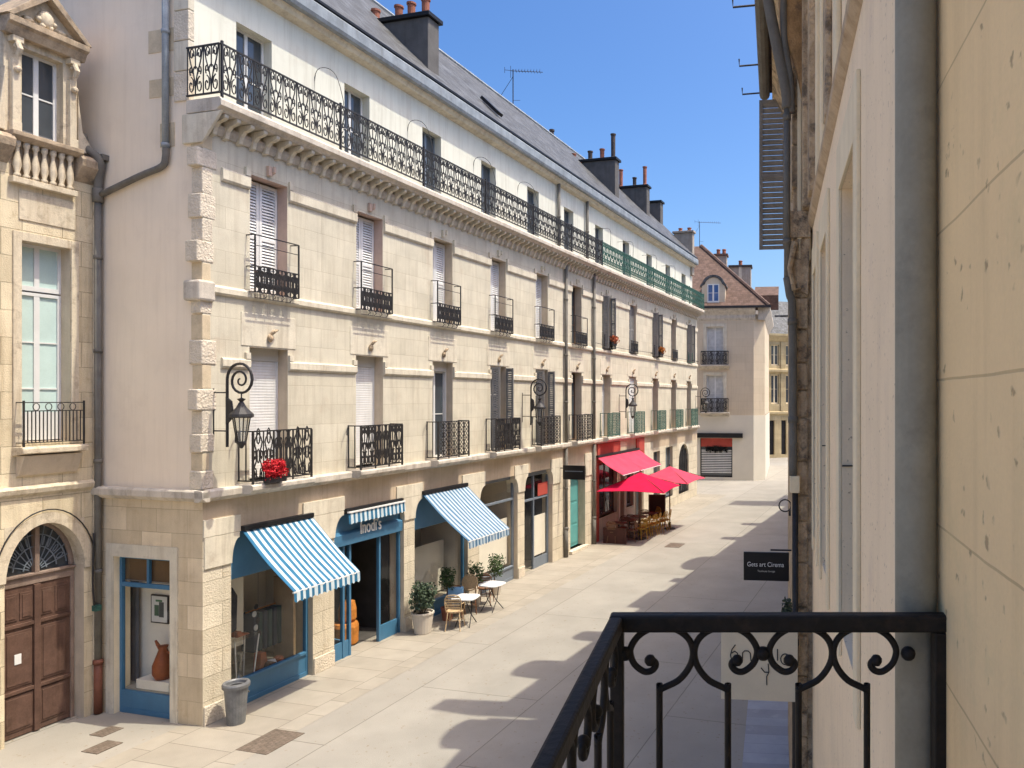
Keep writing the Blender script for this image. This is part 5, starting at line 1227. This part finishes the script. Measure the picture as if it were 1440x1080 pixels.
RB = thing('weathered_house', 'old weathered stone house front jutting past the pink rendered wall', 'building', RW(8.52, 0, 0), RROT)
rng = random.Random(21)
w_ = MB(); w_.box(0, 4.4, -9, .20, 0, 11.0); w_.build('wall', m_old, RB)
w_ = MB(); z = 0
i = 0
while z < 10.6:
    h = rng.uniform(.28, .5)
    w_.box(-.03 - .02 * (i % 2), .4 + .25 * (i % 2), .05, .205 + rng.uniform(.005, .03), z, z + h - .015); z += h; i += 1
w_.build('corner_stones', m_old, RB, bevel=.02)
for x0, x1, y0, y1 in ((-.05, -.0, .02, .07), (-.07, -.0, .12, .17)): MB().box(x0, x1, y0, y1, 7.3, 10.6).build('shaft', m_rstone, RB, bevel=.015)
cb = MB(); cb.box(-.1, .5, .02, .28, 7.55, 7.85); cb.prism([(.05, 6.9), (.22, 7.0), (.26, 7.2), (.2, 7.54), (.03, 7.54)], -.07, .4, 'yz'); cb.tube([(-.09, .20, 7.5), (-.1, .27, 7.2), (-.1, .22, 6.95), (-.09, .15, 7.0)], .045, 6); cb.build('console', m_old, RB, bevel=.015)
cb = MB(); cb.prism([(.03, 9.0), (.12, 9.1), (.2, 9.5), (.36, 9.9), (.38, 10.5), (.03, 10.5)], -.1, .35, 'yz'); cb.build('eaves_console', M('ochre_console', (.42, .25, .11), var=.25, scale=6, bump=1, streak=.6, dirt=((.1, .07, .05), 5, .7)), RB, bevel=.03)
MB().prism([(.2, 10.5), (.3, 10.62), (.42, 10.85), (.47, 10.9), (.47, 11.0), (-.3, 11.0), (-.3, 10.5)], -.05, 4.4, 'yz').build('eaves_cornice', m_old, RB)
MB().tube([(-.1, .60, 10.98), (4.4, .60, 10.98)], .09, 10).build('gutter', m_zinc_dull, RB)
MB().add([(-.05, .52, 11.02), (4.4, .52, 11.02), (4.4, -4, 13.4), (-.05, -4, 13.4)], [(0, 1, 2, 3)]).build('roof', m_tile, RB)
# round dormer and stack (their shadows fall on the street)
def round_dormer(B, x, w, zb, h, y0, m):
    MB().prism([(x - w / 2, zb), (x + w / 2, zb), (x + w / 2, zb + h - w / 2)] + [(x + w / 2 * math.cos(R(a)), zb + h - w / 2 + w / 2 * math.sin(R(a))) for a in range(15, 180, 15)] + [(x - w / 2, zb + h - w / 2)], y0 - 1.6, y0, 'xz').build('dormer', m, B)
round_dormer(RB, 3.75, 1.1, 10.9, 1.9, .4, m_rstone)
for k, (z_, x_) in enumerate(((11.0, 1.42), (10.98, 3.2), (10.95, 4.3))):
    MB().tube([(x_, .45, 10.99), (x_, .98, 10.97), (x_, .985, 11.08)], .014, 6).build('iron_hook', m_iron, RB)
for z_ in (9.6, 9.3): pass
s_ = shutter_leaf(MB(), .46, 2.55, 27, .04, .06).build('shutter', m_brownshutter, RB); s_.location = (4.25, .23, 8.28); s_.rotation_euler = (0, 0, R(88))
t = thing('downpipe', 'long dark grey downpipe with a swan neck under the eaves beside the open shutter', 'downpipe', RW(8.42, .285, 0), RROT)
pipe(t, 'main_pipe', [(0, 0, 7.1), (0, 0, 9.0)], .036, m_zinc_dull, 12, [(0, 0, z) for z in (7.5, 8.9)])
pipe(t, 'swan_neck', catmull([(0, 0, 9.0), (0, .01, 9.2), (.02, .12, 9.75), (.04, .22, 10.3), (.05, .31, 10.95)], 5), .062, m_zinc_dull, 12)
pipe(t, 'branch_pipe', catmull([(0, -.05, 8.95), (0, -.04, 9.3), (.02, .03, 9.8), (.0, .04, 10.4)], 5), .04, m_zinc_dull, 10)
pipe(t, 'lower_pipe', catmull([(0, 0, 7.1), (0, -.03, 6.9), (0, -.06, 6.7), (0, -.065, 5.5), (0, -.065, 4.87)], 4), .046, m_zinc_dull, 12, [(0, -.06, 6.6), (0, -.065, 5.5)])
MB().box(-.06, .06, -.14, -.03, 4.68, 4.869).build('pipe_box', m_rstone, t, bevel=.01)
pipe(t, 'foot_pipe', [(0, -.09, .02), (0, -.09, 4.679)], .036, m_iron, 10, [(0, -.09, 3.0)])
# far right-hand row, diverging with the street; it throws the stepped shadow on the paving
RC = thing('right_hand_row', 'tall terrace beyond the weathered house along the right side of the street', 'building', (1.95, 13.0, 0), PI / 2 - R(18))
w_ = MB().box(0, 37, -9, 0, 0, 12).build('wall', m_rwall, RC)
MB().prism([(.001, 11.5), (.3, 11.85), (.45, 11.9), (.45, 12.0), (.001, 12.0)], 0, 37, 'yz').build('eaves_cornice', m_old, RC)
MB().add([(0, .45, 12.01), (37, .45, 12.01), (37, -4, 14.2), (0, -4, 14.2)], [(0, 1, 2, 3)]).build('roof', m_tile, RC)
for x, w, h in ((2.3, 1.0, 2.1), (4.6, .7, 1.7), (13.0, 2.2, 1.9), (17.8, .6, 2.0), (21.4, .6, 2.2)): round_dormer(RC, x, w, 11.95, h, .35, m_rstone)
for x, w, zt in ((.02, .5, 15.1), (7.2, 1.8, 13.3), (10.2, .5, 13.0), (27.6, 1.7, 19.5), (29.4, 2.6, 14.5)): MB().box(x, x + w, -.6, .3, 11.95, zt).build('chimney', m_chim2, RC)  # unseen stacks; the wide blocks are added to shape the street shadow
xs_ = 1.5
while xs_ < 36:
    for za, zb in ((4.6, 6.9), (8.0, 10.2)):
        window(RC, xs_, xs_ + 1.0, za, zb, .03, m_paleframe, m_pane, 2, 3, .06, .04, s=-1)
    xs_ += 3.0

# ------------------------------------------------------------------ signs on the right-hand wall
t = thing('hanging_sign', 'black rectangular hanging sign with white lettering beyond the balcony rail', 'sign', RW(9.75, .20, 3.36), RROT)
MB().box(-.02, .02, .04, .63, 0, .37).build('sign_board', m_blackm, t, bevel=.004)
MB().tube([(0, .0, .40), (0, .28, .40)], .012, 6).build('bracket', m_iron, t)
text('lettering', 'Gets art Cirema', .084, m_white, t, (-.0225, .345, .185), (PI / 2, 0, -PI / 2), .001, sx=.86)
text('lettering', 'Toulouse lounge', .034, m_rollerbox, t, (-.0225, .335, .115), (PI / 2, 0, -PI / 2), .001)
t = thing('hanging_sign', 'cream square hanging sign with thin grey letters seen through the balcony scrolls', 'sign', RW(8.3, .0, 2.38), RROT)
MB().box(-.02, .02, .17, 1.02, 0, .92).build('sign_board', m_cream, t, bevel=.004)
MB().tube([(0, 0, .85), (0, .18, .85)], .015, 6).build('bracket', m_iron, t)
def stroke(pts, r=.0066): MB().tube([(-.026, p[0], p[1]) for p in pts], r, 5).build('letter', m_greylet, t)
def sx_(px): return (1128 - px) * .0079 + .125
def sz_(py): return (982 - py) * .0079 + .02
stroke([(sx_(x), sz_(y)) for x, y in ((1035, 907), (1030, 914), (1028, 922), (1030, 930), (1035, 930), (1039, 925), (1038, 919), (1034, 916), (1030, 919))])
stroke([(sx_(x), sz_(y)) for x, y in ((1045, 929), (1045, 918), (1048, 915), (1053, 915), (1056, 918), (1057, 929))])
stroke([(sx_(x), sz_(y)) for x, y in ((1094, 911), (1094, 927))])
stroke([(sx_(1105 + 6.5 * math.cos(R(a))), sz_(925 - 7.5 * math.sin(R(a)))) for a in range(40, 325, 15)])
stroke([(sx_(x), sz_(y)) for x, y in ((1071, 938), (1076, 944), (1082, 944))]); stroke([(sx_(x), sz_(y)) for x, y in ((1081, 932), (1082, 944), (1079, 950), (1079, 962))])
t = thing('wall_planter', 'small wall basket of dry reddish flowers below the black sign', 'flowers', RW(9.3, .25, 2.7), RROT)
MB().prism([(-.08, .0), (.06, .0), (.1, .2), (-.08, .2)], -.12, .12, 'yz').build('basket', m_brownwood, t)
foliage(MB(), (0, .02, .38), .14, .09, .24, 260, .055, random.Random(2), .1).build('foliage', m_leaf, t); foliage(MB(), (0, .03, .12), .12, .09, .16, 160, .05, random.Random(3), .1).build('flowers', m_flower2, t)
t = thing('iron_ring', 'small iron ring bracket on the weathered house above the black sign', 'bracket', RW(10.6, .2, 4.22), RROT)
MB().tube([(0, .08 + .085 * math.cos(a), .085 * math.sin(a)) for a in [2 * PI * i / 16 for i in range(16)]], .010, 6, True).build('ring', m_iron, t); MB().box(-.03, .03, 0, .03, -.14, -.06).build('plate', m_iron, t)

# ------------------------------------------------------------------ our balcony in the foreground
K = 1.80 / FPX
Zb = 1.80
def px2(x, y): return ((x - CX) * K, ZC - (y - CY) * K)
Bal = thing('iron_balcony', 'dark wrought iron balcony in the right foreground with scrolled railings', 'balcony', (0, 0, 4.14), 0)
zt = ZC - (863 - CY) * K - 4.14; zb_ = ZC - (887 - CY) * K - 4.14
xl = (868 - CX) * K; xr = .42 + .105 * Zb - .01
sl_ = .038
MB().box(xl - .06, 1.0, -1.6, Zb + .08, -.16, -.02).build('floor_slab', m_ledge, Bal, bevel=.01)
hr = MB(); hr.box(xl - .018, xr + .012, Zb - .021, Zb + .021, zb_, zt)
hr.build('handrail', m_rail, Bal, bevel=.007)
hr = MB(); hr.prism([(xl - .0175, Zb - .0215), (xl + .0155, Zb - .0215), (xl + .0155 - 3.4 * sl_, Zb - 3.4), (xl - .0175 - 3.4 * sl_, Zb - 3.4)], zb_ + .001, zt - .001, 'xy'); hr.build('handrail', m_rail, Bal, bevel=.007)
for x, w2 in ((xl + .0, .016), (xr - .012, .019)): MB().box(x - w2, x + w2, Zb - w2, Zb + w2, -.02, zb_).build('post', m_rail, Bal, bevel=.004)
MB().box(xl, xr, Zb - .012, Zb + .012, .06, .085).build('bottom_rail', m_rail, Bal, bevel=.004)
RELC = [(-165, 505 + 40), (-165, 528), (-158, 512), (-135, 500), (-75, 470), (-30, 420), (-6, 365), (-6, 310), (-30, 262), (-80, 226), (-150, 211), (-215, 222), (-270, 258), (-303, 310), (-303, 352), (-285, 392), (-250, 421), (-225, 428), (-200, 420), (-184, 400), (-185, 383), (-198, 372), (-210, 376)]
def lyre(mb, mp, s):
    pts = [((p[0] / 3.43) * s, (820 + p[1] / 3.43)) for p in RELC]
    path = [(pts[0][0], 1480), (pts[0][0], 1200)] + pts
    c = catmull(path, 3)
    mb.tube([mp(x, y) for x, y in c], [.0082] * (len(c) - 4) + [.0075, .007, .0065, .006], 8)
    k = mp(pts[-1][0], pts[-1][1] - 1); mb.ball(k, .0145, 8)
for xc_ in (975.5, 1171.0):
    for s in (1, -1):
        m_ = MB(); lyre(m_, lambda x, y: ((xc_ + x - CX) * K, Zb, ZC - (y - CY) * K - 4.14), s); m_.build('scroll', m_rail, Bal, smooth=True)
for x in (879, 1073, 1277):
    q = px2(x, 919); MB().ball((q[0], Zb, q[1] - 4.14), .0175, 10, (1.05, 1, 1)).build('collar', m_rail, Bal, smooth=True)
for i in range(9):
    for s in (1, -1):
        m_ = MB(); d0 = .19 + i * .345
        def mp(x, y, d0=d0):
            d = d0 - x * K; return (xl - (d) * sl_, Zb - d, ZC - (y - CY) * K - 4.14)
        lyre(m_, mp, s); m_.build('scroll', m_rail, Bal, smooth=True)
for i in range(3):
    d = .72 + i * 1.0; MB().box(xl - d * sl_ - .014, xl - d * sl_ + .014, Zb - d - .014, Zb - d + .014, -.02, zb_).build('post', m_rail, Bal, bevel=.003)

# ------------------------------------------------------------------ light, sky, camera
sun_dir = Vector((CS * 1 + SN * .17, -SN * 1 + CS * .17, 2.30)).normalized()
elev = math.asin(sun_dir.z); azim = math.atan2(sun_dir.x, sun_dir.y)
sl = bpy.data.lights.new('sun', 'SUN'); sl.energy = 2.0; sl.angle = R(.5); sl.color = (1, .945, .79)
so_ = bpy.data.objects.new('sun', sl); COL.objects.link(so_); so_.rotation_euler = (-sun_dir).to_track_quat('-Z', 'Y').to_euler(); so_.location = (20, 10, 40)
wd_ = bpy.data.worlds.new('World'); sc.world = wd_; wd_.use_nodes = True; nt = wd_.node_tree; nt.nodes.clear()
sky = nt.nodes.new('ShaderNodeTexSky'); sky.sky_type = 'NISHITA'; sky.sun_disc = False; sky.sun_elevation = elev; sky.sun_rotation = azim
sky.air_density = 1.0; sky.dust_density = 4.0; sky.ozone_density = 1.6; sky.altitude = 200
bg = nt.nodes.new('ShaderNodeBackground'); bg.inputs[1].default_value = .15
wo = nt.nodes.new('ShaderNodeOutputWorld'); gm = nt.nodes.new('ShaderNodeGamma'); gm.inputs[1].default_value = 1.4; hs = nt.nodes.new('ShaderNodeHueSaturation'); hs.inputs['Saturation'].default_value = 1.18; hs.inputs['Value'].default_value = .40; nt.links.new(sky.outputs[0], gm.inputs[0]); nt.links.new(gm.outputs[0], hs.inputs['Color']); nt.links.new(hs.outputs[0], bg.inputs[0]); nt.links.new(bg.outputs[0], wo.inputs[0])
cam = bpy.data.cameras.new('camera'); cam.sensor_width = 36; cam.lens = FPX / 1440 * 36; cam.shift_x = (720 - CX) / 1440; cam.shift_y = (CY - 540) / 1440
cam.clip_start = .05; cam.clip_end = 3000
co = bpy.data.objects.new('camera', cam); COL.objects.link(co); co.location = (0, 0, ZC); co.rotation_euler = (PI / 2, 0, 0); sc.camera = co
sc.view_settings.view_transform = 'Standard'; sc.view_settings.look = 'None'; sc.view_settings.exposure = 1.25; sc.view_settings.gamma = 1
sc.cycles.max_bounces = 8; sc.cycles.diffuse_bounces = 4; sc.cycles.transparent_max_bounces = 16; sc.cycles.use_denoising = True
